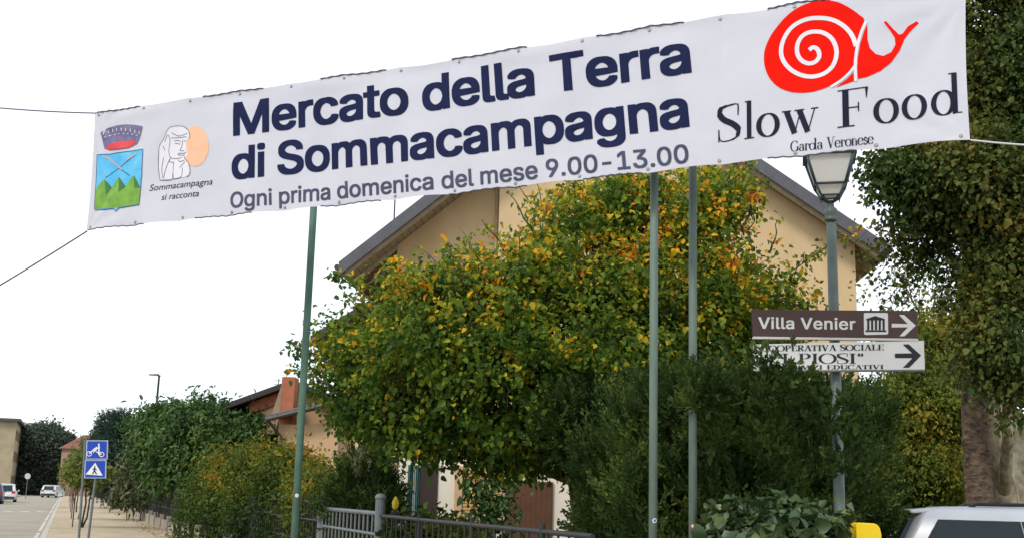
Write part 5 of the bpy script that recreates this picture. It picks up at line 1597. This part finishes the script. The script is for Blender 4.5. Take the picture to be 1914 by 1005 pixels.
pole("steel_pole", "grey green pole with a blue round sticker, left one of the close pair", (1220.5, 1005), (1223, 330), 8.35, .031, M['galv'], 190, (1224, 972, (0.7, 0.72, 0.75), (0.05, 0.15, 0.4)), "green grey poles behind the banner")
pole("steel_pole", "grey green pole with a red round sticker, right one of the close pair", (1295, 1005), (1295, 320), 8.62, .031, M['galv'], 170, (1295, 982, (0.6, 0.04, 0.04), (0.7, 0.7, 0.7)), "green grey poles behind the banner")
gp = pole("green_pole", "slightly leaning green painted pole standing apart left of the tree", (550, 1005), (586, 392), 10.6, .034, M['green_paint'], 240, (555, 925, (0.75, 0.76, 0.75), (0.6, 0.6, 0.62)), None)
# evergreen twigs that hang across the right pole are part of the shrub
# ------------------------------------------------------------------ lantern post
LY = 8.8
la, lc = at(1573, 942, LY), at(1556, 400, LY)
ld = (lc - la) / (lc.z - la.z); ld.x *= .3; ld.y *= .3
lz = at(1556, 375, LY).z
lbase = lc + ld * 0; lbase = Vector((at(1556, 500, LY).x, LY, 0.0))
k_ = LY / F_PX / math.cos(PITCH)
lamp = empty("street_lantern", lbase, "old style lantern on a grey green post carrying the direction signs", "street lamp")
def lz_(py): return at(1556, py, LY).z
b = MB()
b.lathe([(.16, 0), (.16, .12), (.12, .16), (.10, .6), (.085, .65), (.07, .9), (.052, .96), (.043, 1.2), (.038, lz_(413) - .02)], (0, 0, 0), 20)
b.build("post", M['lamp_green'], lamp, smooth=True)
b = MB()
zb_ = lz_(412)
rb = 12.5 * k_
b.lathe([(.036, -.005), (rb * .95, .0), (rb * .95, .012), (rb * .8, .018), (rb * 1.0, .04), (rb * 1.05, .065), (rb * .9, .09), (rb * .55, .105), (.02, .16)], (0, 0, zb_), 20)
b.build("collar", M['lamp_green'], lamp, smooth=True)
z_low, z_top = lz_(349), lz_(297)
z_bot = lz_(368)
half_t, half_l, half_b = 43 * k_, 27 * k_, 17 * k_
yaw = RAD(-14)
cy_, sy_ = math.cos(yaw), math.sin(yaw)
def ro(x, y, z): return Vector((x * cy_ - y * sy_, x * sy_ + y * cy_, z))
fr_ = MB()
cs = [(-1, -1), (1, -1), (1, 1), (-1, 1)]
for i in range(4):
    a, c = cs[i], cs[(i + 1) % 4]
    fr_.tube([ro(a[0] * half_l, a[1] * half_l, z_low), ro(a[0] * half_t, a[1] * half_t, z_top)], .011, 6)
    fr_.tube([ro(a[0] * half_l, a[1] * half_l, z_low), ro(c[0] * half_l, c[1] * half_l, z_low)], .010, 6)
    fr_.tube([ro(a[0] * half_t, a[1] * half_t, z_top), ro(c[0] * half_t, c[1] * half_t, z_top)], .012, 6)
    fr_.tube([ro(a[0] * half_l, a[1] * half_l, z_low), ro(a[0] * half_b, a[1] * half_b, z_bot), ro(0, 0, z_bot - .06)], .009, 6)
    fr_.tube([ro(a[0] * half_b, a[1] * half_b, z_bot), ro(c[0] * half_b, c[1] * half_b, z_bot)], .007, 6)
    # scroll brackets
    pts = []
    for j in range(12):
        g_ = j / 11 * 4.4
        q_ = half_l * .9 - .012 - .020 * math.cos(g_) * (1 - j * .05)
        pts.append(ro(a[0] * q_ * .72, a[1] * q_ * .72, z_bot - .01 + .022 * math.sin(g_)))
    fr_.tube(pts, .005, 5)
fr_.build("lantern_frame", M['lamp_dark'], lamp, smooth=True)
opal = mat("opal_glass", (0.95, 0.95, 0.92), .35, .01, 3, trans=.3)
for i in range(4):
    a, c = cs[i], cs[(i + 1) % 4]
    b = MB()
    ti = .96
    vv = [ro(a[0] * half_l * ti, a[1] * half_l * ti, z_low), ro(c[0] * half_l * ti, c[1] * half_l * ti, z_low), ro(c[0] * half_t * ti, c[1] * half_t * ti, z_top), ro(a[0] * half_t * ti, a[1] * half_t * ti, z_top)]
    cen = ro(0, 0, (z_low + z_top) / 2)
    b.add(vv, [(0, 1, 2, 3)])
    b.build("pane", opal, lamp)
b = MB()
b.hexa([ro(-half_b, -half_b, z_bot + .004), ro(half_b, -half_b, z_bot + .004), ro(half_b, half_b, z_bot + .004), ro(-half_b, half_b, z_bot + .004),
        ro(-half_l * .94, -half_l * .94, z_low - .004), ro(half_l * .94, -half_l * .94, z_low - .004), ro(half_l * .94, half_l * .94, z_low - .004), ro(-half_l * .94, half_l * .94, z_low - .004)])
b.build("lower_pane", opal, lamp)
b = MB()
ht = half_t * 1.14
b.hexa([ro(-ht, -ht, z_top + .005), ro(ht, -ht, z_top + .005), ro(ht, ht, z_top + .005), ro(-ht, ht, z_top + .005),
        ro(-ht, -ht, z_top + .03), ro(ht, -ht, z_top + .03), ro(ht, ht, z_top + .03), ro(-ht, ht, z_top + .03)])
b.hexa([ro(-ht * .93, -ht * .93, z_top + .031), ro(ht * .93, -ht * .93, z_top + .031), ro(ht * .93, ht * .93, z_top + .031), ro(-ht * .93, ht * .93, z_top + .031),
        ro(-.04, -.04, z_top + .2), ro(.04, -.04, z_top + .2), ro(.04, .04, z_top + .2), ro(-.04, .04, z_top + .2)])
b.lathe([(.045, 0), (.05, .03), (.02, .05), (.028, .08), (.004, .13)], (0, 0, z_top + .2), 12)
b.build("lantern_roof", M['lamp_dark'], lamp)

# ------------------------------------------------------------------ direction signs on the lantern post
SY = LY - .09


def board(name, label, corners, m_face, m_edge, edge_h):
    TLp, TRp, BRp, BLp = [at(x, y, SY) for x, y in corners]
    t = empty(name, BLp, label, "sign", "direction signs on the lantern post")
    b_ = MB()
    vv = [BLp - BLp, BRp - BLp, TRp - BLp, TLp - BLp]
    b_.add(vv + [v + Vector((0, .03, 0)) for v in vv], [(0, 1, 2, 3), (7, 6, 5, 4), (0, 4, 5, 1), (1, 5, 6, 2), (2, 6, 7, 3), (3, 7, 4, 0)])
    b_.build("board", m_face, t, bevel=.003)
    b_ = MB()
    e = Vector((0, 0, edge_h))
    vv = [BLp - BLp - e, BRp - BLp - e, BRp - BLp - Vector((0, 0, .001)), BLp - BLp - Vector((0, 0, .001))]
    vv = [v + Vector((0, -.004, 0)) for v in vv]
    b_.add(vv + [v + Vector((0, .05, 0)) for v in vv], [(0, 1, 2, 3), (7, 6, 5, 4), (0, 4, 5, 1), (1, 5, 6, 2), (2, 6, 7, 3), (3, 7, 4, 0)])
    b_.build("edge_rail", m_edge, t)
    b_ = MB()
    mid = Vector((lbase.x - BLp.x, 0, 0)); hh = (TLp.z - BLp.z)
    b_.box(mid.x - .06, mid.x + .06, .031, .05, hh * .35, hh * .65)
    b_.box(mid.x - .06, mid.x - .045, .05, .14, hh * .35, hh * .65)
    b_.box(mid.x + .045, mid.x + .06, .05, .14, hh * .35, hh * .65)
    b_.build("clamp", M['grey_iron'], t)
    return t, Sheet(BLp, Vector((1, 0, 0)), (0, 0, 1))


alu = mat("pale_aluminium_edge", (0.62, 0.59, 0.54), .4, .08, 4)
s1, sh1 = board("direction_sign", "brown sign reading Villa Venier with a white arrow and columned building symbol", ((1405, 578), (1714, 580), (1716, 632), (1408, 628)), mat("brown_sign_face", (0.070, 0.038, 0.032), .45, .12, 3), alu, .018)
if sh1.n.y > 0: sh1.n = -sh1.n
wsign = mat("white_sign_lettering", (0.72, 0.70, 0.67), .5, .05, 5)
put_on(sh1, fit_grot(sh1, "Villa Venier", (1417, 613), (1599, 615), (1417, 592), .04, -22), "lettering", wsign, s1, w=.002, fine=0)
c7 = lambda sh, pts: [sh.uv(1380 + a / 5.026, 560 + b_ / 5.026) for a, b_ in pts]
put_on(sh1, [poly2(c7(sh1, [(1178, 128), (1190, 122), (1395, 122), (1405, 132), (1408, 312), (1398, 324), (1192, 328), (1180, 316)]))], "building_symbol_panel", wsign, s1, w=.002, fine=0)
tmp = [poly2(c7(sh1, [(1200, 178), (1285, 150), (1375, 178), (1375, 192), (1200, 192)]))]
for k in range(5):
    x = 1210 + k * 36
    tmp.append(poly2(c7(sh1, [(x, 192), (x + 20, 192), (x + 20, 282), (x, 282)])))
tmp.append(poly2(c7(sh1, [(1194, 284), (1388, 284), (1388, 300), (1194, 300)])))
put_on(sh1, tmp, "building_symbol", M['black_paint'], s1, w=.0035, fine=0)
put_on(sh1, [poly2(c7(sh1, [(1440, 222), (1590, 225), (1508, 140), (1555, 140), (1667, 240), (1560, 340), (1512, 340), (1592, 256), (1440, 258)]))], "arrow", wsign, s1, w=.002, fine=0)
s2, sh2 = board("direction_sign", "white sign with black serif lettering and black arrow, hung under the brown sign", ((1408, 643), (1727, 636), (1729, 690), (1410, 692)), mat("white_sign_face", (0.70, 0.70, 0.66), .5, .06, 3), mat("grey_sign_edge", (0.16, 0.17, 0.17), .5), .010)
if sh2.n.y > 0: sh2.n = -sh2.n
put_on(sh2, fit_serif(sh2, "COOPERATIVA SOCIALE", (1424, 656), (1652, 654), (1424, 645), fat=1.35), "lettering", M['black_paint'], s2, w=.002, fine=0)
put_on(sh2, fit_serif(sh2, '"I PIOSI"', (1446, 679), (1616, 679), (1446, 660), fat=1.1), "lettering", M['black_paint'], s2, w=.002, fine=0)
put_on(sh2, fit_serif(sh2, "SERVIZI EDUCATIVI", (1462, 690), (1652, 689), (1462, 682), fat=1.35), "lettering", M['black_paint'], s2, w=.002, fine=0)
put_on(sh2, [poly2(c7(sh2, [(1470, 503), (1632, 500), (1545, 418), (1600, 415), (1717, 520), (1605, 635), (1545, 636), (1635, 545), (1472, 545)]))], "arrow", M['black_paint'], s2, w=.002, fine=0)
# evergreen sprigs in front of the sign's left half and across the right pole
shrub("evergreen_sprig", "leafy evergreen sprigs reaching over the left end of the white sign", "shrub", 1430, 8.55,
      [blob(1425, 690, 22, 8.48, 36), blob(1450, 715, 34, 8.45, 30), blob(1475, 668, 14, 8.5, 26, w=.7), blob(1405, 660, 10, 8.55, 20, w=.5), blob(1500, 705, 22, 8.5, 16, w=.7), blob(1440, 740, 50, 8.6, 30), blob(1430, 800, 50, 8.7, 60), blob(1545, 775, 36, 8.55, 40), blob(1580, 850, 34, 8.5, 50, w=.8)],
      L_dark, 420, 10, .08, .05, .022, 28, shell=.5, stem=False)
shrub("evergreen_sprig", "feathery evergreen sprigs hanging across the right hand grey pole", "shrub", 1300, 8.5,
      [blob(1297, 728, 26, 8.48, 34), blob(1330, 740, 36, 8.6, 34), blob(1290, 750, 14, 8.46, 18), blob(1330, 800, 30, 8.75, 50)],
      L_dark, 300, 12, .12, .055, .018, 29, shell=.5, stem=False)

# ------------------------------------------------------------------ yellow box
yx = at(1618, 1000, 8.6); yx.z = 0
ybx = empty("yellow_box", yx, "bright yellow rounded top box on a post beside the parked car", "box")
zt = at(1618, 976, 8.6).z
b = MB()
wd = 23 * 8.6 / F_PX
prof = []
for a, c in ((-wd, -.42), (-wd, -.03), (-wd * .93, -.008), (-wd * .8, 0), (wd * .45, -.002), (wd * .72, -.012), (wd * .9, -.035), (wd, -.08), (wd, -.42)):
    prof.append((a, -.08, zt + c))
b.prism(prof, (0, .16, 0))
b.build("body", mat("yellow_plastic_box", (0.80, 0.56, 0.012), .4, .06, 4), ybx, bevel=.01)
b = MB(); b.tube([(0, 0, 0), (0, 0, zt - .42)], .03, 10); b.build("post", M['grey_iron'], ybx)

# ------------------------------------------------------------------ cars
glass = mat("dark_car_glass", (0.012, 0.022, 0.026), .08, .3, 2, spec=.35)
tyre = mat("tyre_rubber", (0.02, 0.02, 0.02), .85)
rimm = mat("alloy_rim", (0.45, 0.45, 0.46), .35, metal=.8)
trim = mat("black_plastic_trim", (0.025, 0.025, 0.027), .6)
redl = mat("red_tail_lamp", (0.45, 0.02, 0.02), .2)
clearl = mat("clear_headlamp", (0.6, 0.62, 0.64), .15)


def car(name, label, loc, rz, paint, L=4.35, Wd=1.8, H=1.56, group=None):
    """x runs from tail (0) to nose (L); y = 0 in the middle."""
    t = empty(name, loc, label, "car", group, rz)
    hw = Wd / 2
    k = L / 4.35
    belt = .92 * H / 1.56
    low = [(.04, .32), (0, .55), (.03, .78), (.10, belt), (3.30, belt), (4.05, belt * .9), (4.28, .72), (4.35, .5), (4.30, .28), (3.95, .2), (.35, .2)]
    b_ = MB()
    rows = []
    n_ = len(low)
    ys = (-hw, -hw * .93, hw * .93, hw)
    ins = (.05, 0, 0, .05)
    vv, ff = [], []
    for j, y in enumerate(ys):
        for x, z in low:
            cx_ = L * .5
            xx = x * k
            if ins[j]: xx = cx_ + (xx - cx_) * .965
            zz = z if not ins[j] or z > .3 else z + .03
            vv.append((xx, y, zz))
    for j in range(3):
        for i in range(n_):
            ff.append((j * n_ + i, j * n_ + (i + 1) % n_, (j + 1) * n_ + (i + 1) % n_, (j + 1) * n_ + i))
    ff.append(tuple(range(n_))); ff.append(tuple(range(3 * n_, 4 * n_))[::-1])
    b_.add(vv, ff)
    # greenhouse as rings of rising height
    rings = []
    g_ = [(belt - .004, .06, 3.25, hw * .955), (belt + .25 * H / 1.56, .20, 2.85, hw * .90), (H - .10, .34, 2.48, hw * .83), (H - .055, .38, 2.36, hw * .80), (H - .015, .50, 2.22, hw * .73), (H, .85, 2.0, hw * .58)]
    vv, ff = [], []
    for z, xa_, xb_, w_ in g_:
        r_ = .12
        ring = [(xa_ * k + r_ * .3, -w_), (xb_ * k - r_, -w_), (xb_ * k, -w_ * .8), (xb_ * k + .04, 0), (xb_ * k, w_ * .8), (xb_ * k - r_, w_), (xa_ * k + r_ * .3, w_), (xa_ * k - .01, w_ * .8), (xa_ * k - .03, 0), (xa_ * k - .01, -w_ * .8)]
        vv += [(x, y, z) for x, y in ring]
    m_ = 10
    for i in range(len(g_) - 1):
        for j in range(m_):
            ff.append((i * m_ + j, i * m_ + (j + 1) % m_, (i + 1) * m_ + (j + 1) % m_, (i + 1) * m_ + j))
    ff.append(tuple(range((len(g_) - 1) * m_, len(g_) * m_)))
    b_.add(vv, ff)
    # roof spoiler
    b_.hexa([(.30 * k, -hw * .74, H - .075), (.62 * k, -hw * .74, H - .05), (.62 * k, hw * .74, H - .05), (.30 * k, hw * .74, H - .075),
             (.28 * k, -hw * .72, H - .045), (.62 * k, -hw * .70, H - .008), (.62 * k, hw * .70, H - .008), (.28 * k, hw * .72, H - .045)])
    body = b_.build("body", paint, t, bevel=.02)
    body.data.shade_smooth()
    try:
        body.modifiers["bevel"].harden_normals = False
    except Exception:
        pass
    z0, z1 = belt + .035, H - .115

    def gp(z, fx, sgn, off=.006):
        f = (z - g_[0][0]) / (g_[2][0] - g_[0][0])
        w_ = g_[0][3] + (g_[2][3] - g_[0][3]) * f
        xa_ = g_[0][1] + (g_[2][1] - g_[0][1]) * f
        xb_ = g_[0][2] + (g_[2][2] - g_[0][2]) * f
        return Vector(((xa_ + (xb_ - xa_) * fx) * k, sgn * (w_ + off), z))
    for sgn in (-1, 1):
        for (f0, f1, f2, f3) in ((.045, .355, .352, .075), (.358, .655, .652, .355), (.658, .93, .90, .655)):
            b_ = MB()
            q_ = [gp(z0, f0, sgn), gp(z0, f1, sgn), gp(z1, f2, sgn), gp(z1, f3, sgn)]
            q2 = [v - Vector((0, sgn * .012, 0)) for v in q_]
            b_.add(q_ + q2, [(0, 1, 2, 3), (7, 6, 5, 4), (0, 4, 5, 1), (1, 5, 6, 2), (2, 6, 7, 3), (3, 7, 4, 0)])
            b_.build("side_window", glass, t)
        b_ = MB(); zz = H - .005
        b_.tube([(.72 * k, sgn * hw * .68, H - .03), (.8 * k, sgn * hw * .68, zz + .02), (2.1 * k, sgn * hw * .68, zz + .025), (2.2 * k, sgn * hw * .68, H - .03)], .014, 8)
        b_.build("roof_rail", trim, t)
        b_ = MB(); b_.box(2.75 * k, 2.92 * k, sgn * (hw + .02) if sgn > 0 else -(hw + .17), (hw + .17) if sgn > 0 else -(hw + .02), belt - .02, belt + .12); b_.build("mirror", paint, t, bevel=.02)
        b_ = MB(); b_.box(-.012, .12, sgn * hw * .62 if sgn > 0 else -hw * .92, hw * .92 if sgn > 0 else -hw * .62, .72, .92); b_.build("tail_lamp", redl, t, bevel=.01)
        b_ = MB(); b_.box(4.06 * k, 4.31 * k, sgn * hw * .55 if sgn > 0 else -hw * .9, hw * .9 if sgn > 0 else -hw * .55, .66, .78); b_.build("headlight", clearl, t, bevel=.01)
        for xw in (.78 * k, 3.42 * k):
            wh = MB()
            pf = [(.20, -.1), (.30, -.1), (.325, -.07), (.325, .07), (.30, .1), (.20, .1)]
            n_w = 24
            vv2, ff2 = [], []
            for r_, y_ in pf:
                for i in range(n_w):
                    a = 2 * math.pi * i / n_w
                    vv2.append((xw + r_ * math.cos(a), sgn * (hw - .09) + y_, .325 + r_ * math.sin(a)))
            for j in range(len(pf)):
                for i in range(n_w):
                    j2 = (j + 1) % len(pf)
                    ff2.append((j * n_w + i, j * n_w + (i + 1) % n_w, j2 * n_w + (i + 1) % n_w, j2 * n_w + i))
            wh.add(vv2, ff2)
            wo = wh.build("wheel", tyre, t, smooth=True)
            rm = MB()
            yo = sgn * (hw - .02)
            for q in range(5):
                a = q * 2 * math.pi / 5
                rm.tube([(xw, yo, .325), (xw + .2 * math.cos(a), yo, .325 + .2 * math.sin(a))], .025, 6)
            rm.tube([(xw, yo - sgn * .12, .325), (xw, yo - sgn * .03, .325)], [.2, .2], 20)
            rm.build("rim", rimm, wo)
    # rear and front glass
    def gl(f_lo, f_hi, end, zlo, zhi, name):
        i = 1 if end == 'r' else 2
        def xe(z):
            f = (z - g_[0][0]) / (g_[2][0] - g_[0][0])
            return (g_[0][i] + (g_[2][i] - g_[0][i]) * f) * k
        def we(z):
            f = (z - g_[0][0]) / (g_[2][0] - g_[0][0])
            return g_[0][3] + (g_[2][3] - g_[0][3]) * f
        o_ = -.045 if end == 'r' else .055
        b_ = MB()
        q_ = [Vector((xe(zlo) + o_, -we(zlo) * .72, zlo)), Vector((xe(zlo) + o_, we(zlo) * .72, zlo)), Vector((xe(zhi) + o_, we(zhi) * .72, zhi)), Vector((xe(zhi) + o_, -we(zhi) * .72, zhi))]
        q2 = [v - Vector((o_ * .9, 0, 0)) for v in q_]
        b_.add(q_ + q2, [(0, 1, 2, 3), (7, 6, 5, 4), (0, 4, 5, 1), (1, 5, 6, 2), (2, 6, 7, 3), (3, 7, 4, 0)])
        b_.build(name, glass, t)
    gl(0, 1, 'r', belt + .03, H - .13, "rear_window")
    gl(0, 1, 'f', belt + .02, H - .12, "windscreen")
    b_ = MB(); b_.box(-.03, .05, -.26, .26, .5, .61); b_.build("number_plate", M['white_paint'], t)
    b_ = MB(); b_.box(-.02, .2, -hw * .9, hw * .9, .3, .46); b_.box(4.2 * k, 4.37 * k, -hw * .8, hw * .8, .3, .45); b_.build("bumper", trim, t, bevel=.02)
    return t


silver = mat("silver_white_paint", (0.62, 0.64, 0.66), .25, .03, 3, spec=.6)
dark_blue = mat("dark_blue_paint", (0.03, 0.05, 0.08), .25, .1, 3, spec=.6)
pale_silver = mat("pale_silver_paint", (0.50, 0.56, 0.57), .3, .05, 3, spec=.6)
SYc = 9.6
cr_ = at(1655, 1000, SYc)
zr = at(1800, 944, SYc).z
ya = RAD(-17)
car("parked_car", "white sport utility car with dark side windows parked at the bottom right corner", (cr_.x - .10 - .92 * math.sin(ya), SYc + .92 * math.cos(ya), 0), ya, silver, H=zr, Wd=1.84, L=4.5)
cp = at(89, 926, 138); cp.z = 0
car("parked_car", "small pale silver car standing far down the street", (cp.x, cp.y, 0), RAD(96), pale_silver, L=4.0, Wd=1.75, H=1.45)
cp = at(16, 935, 98); cp.z = 0
car("parked_car", "white car parked in front of the pale yellow building", (cp.x, cp.y - 1, 0), RAD(111), silver, L=4.1, H=1.5)
cp = at(-6, 940, 88); cp.z = 0
car("parked_car", "dark car parked at the left edge of the photo", (cp.x - .2, cp.y - 1, 0), RAD(111), dark_blue, L=4.1, H=1.5)

# ------------------------------------------------------------------ blue double sign
BYs = 31.0
def bpx(px, py): return at(px, py, BYs)
sgn_b = at(163, 1005, BYs); 
bs = empty("street_sign", (at(164, 1005, BYs).x, BYs, .12), "pair of square blue signs with cycle and pedestrian crossing symbols on two posts", "sign")
bso = bs.location.copy()
b = MB()
for a, c in (((146, 1000), (158, 822)), ((166, 985), (178, 885))):
    p0, p1 = bpx(*a), bpx(*c)
    d_ = (p1 - p0) / (p1.z - p0.z)
    p0 = p0 + d_ * (.12 - p0.z)
    b.tube([p0 - bso + Vector((0, .06, 0)), p1 - bso + Vector((0, .06, 0))], .033, 10)
b.build("post", M['grey_iron'], bs)
blue = mat("blue_sign_face", (0.014, 0.06, 0.40), .4, .06, 3)
greyf = mat("grey_sign_frame", (0.36, 0.43, 0.52), .5, .06, 3)
for (x0, y0, x1, y1) in ((160, 822, 201, 857.5), (157, 858.5, 198, 893)):
    q_ = [bpx(x0, y1), bpx(x1, y1), bpx(x1 + 1, y0), bpx(x0 + 1.5, y0)]
    q_ = [v - bso for v in q_]
    b = MB(); b.add(q_ + [v + Vector((0, .025, 0)) for v in q_], [(0, 1, 2, 3), (7, 6, 5, 4), (0, 4, 5, 1), (1, 5, 6, 2), (2, 6, 7, 3), (3, 7, 4, 0)])
    pn = b.build("sign_panel", greyf, bs)
    c_ = sum(q_, Vector((0, 0, 0))) / 4
    q2 = [c_ + (v - c_) * .90 + Vector((0, -.004, 0)) for v in q_]
    b = MB(); b.add(q2 + [v + Vector((0, .0035, 0)) for v in q2], [(0, 1, 2, 3), (7, 6, 5, 4), (0, 4, 5, 1), (1, 5, 6, 2), (2, 6, 7, 3), (3, 7, 4, 0)])
    b.build("sign_face", blue, pn)
shb = Sheet(bpx(157, 893) - Vector((0, .008, 0)), Vector((1, 0, 0)), (0, 0, 1))
if shb.n.y > 0: shb.n = -shb.n
c1_ = lambda pts: [shb.uv(a / 4.467, 780 + b_ / 4.467) for a, b_ in pts]
pxb = BYs / F_PX
cyc = [stroke2(c1_([(745 + 21 * math.cos(a), 300 + 19 * math.sin(a)) for a in [i * .5 for i in range(12)]]), pxb * 1.3, True), stroke2(c1_([(848 + 21 * math.cos(a), 305 + 19 * math.sin(a)) for a in [i * .5 for i in range(12)]]), pxb * 1.3, True),
       stroke2(c1_([(745, 300), (785, 262), (810, 245)]), pxb * 2.2), stroke2(c1_([(825, 215), (826, 245)]), pxb * 2.6), stroke2(c1_([(828, 245), (824, 300), (845, 302)]), pxb * 2.6), stroke2(c1_([(785, 262), (815, 290), (848, 305)]), pxb * 1.4),
       stroke2(c1_([(820, 248), (795, 270), (778, 288)]), pxb * 2.0)]
put_on(shb, cyc, "cycle_symbol", M['white_paint'], bs, w=.002, fine=0)
put_on(shb, [poly2(c1_([(795, 375), (858, 482), (715, 472)]))], "crossing_triangle", M['white_paint'], bs, w=.002, fine=0)
wk = [stroke2(c1_([(792, 400), (792, 412)]), pxb * 2.4), stroke2(c1_([(791, 414), (788, 440)]), pxb * 3), stroke2(c1_([(788, 440), (772, 470)]), pxb * 2.2), stroke2(c1_([(790, 440), (806, 470)]), pxb * 2.2), stroke2(c1_([(774, 432), (790, 418), (808, 436)]), pxb * 1.6)]
put_on(shb, wk, "walker_symbol", M['black_paint'], bs, w=.004, fine=0)

# far round sign, tall street light
p = at(52, 889, 120)
rs = empty("round_sign", (p.x, p.y, 0), "small pale round sign on a thin post by the dark tree", "sign")
b = MB(); b.tube([(0, 0, 0), (0, 0, p.z + .25)], .035, 8); b.build("post", M['grey_iron'], rs)
b = MB(); b.tube([(0, -.06, p.z), (0, -.04, p.z)], .3, 20); b.build("disc", mat("pale_sign_disc", (0.5, 0.5, 0.5), .5), rs)
p = at(297, 700, 64)
sl_ = empty("street_light", (p.x, p.y, 0), "tall dark street light with a short arm above the garden trees", "street lamp")
b = MB(); b.tube([(0, 0, 0), (0, 0, p.z * .5), (.02, 0, p.z - .05)], [.09, .075, .055], 10); b.build("pole", M['dark_iron'], sl_)
b = MB(); b.tube([(.1, 0, p.z - .06), (-.1, 0, p.z)], .035, 8); b.build("arm", M['dark_iron'], sl_)
b = MB(); b.hexa([(-.56, -.12, p.z - .03), (-.02, -.12, p.z - .06), (-.02, .12, p.z - .06), (-.56, .12, p.z - .03), (-.54, -.1, p.z + .03), (-.02, -.1, p.z + .06), (-.02, .1, p.z + .06), (-.54, .1, p.z + .03)]); b.build("lamp_head", M['grey_iron'], sl_)
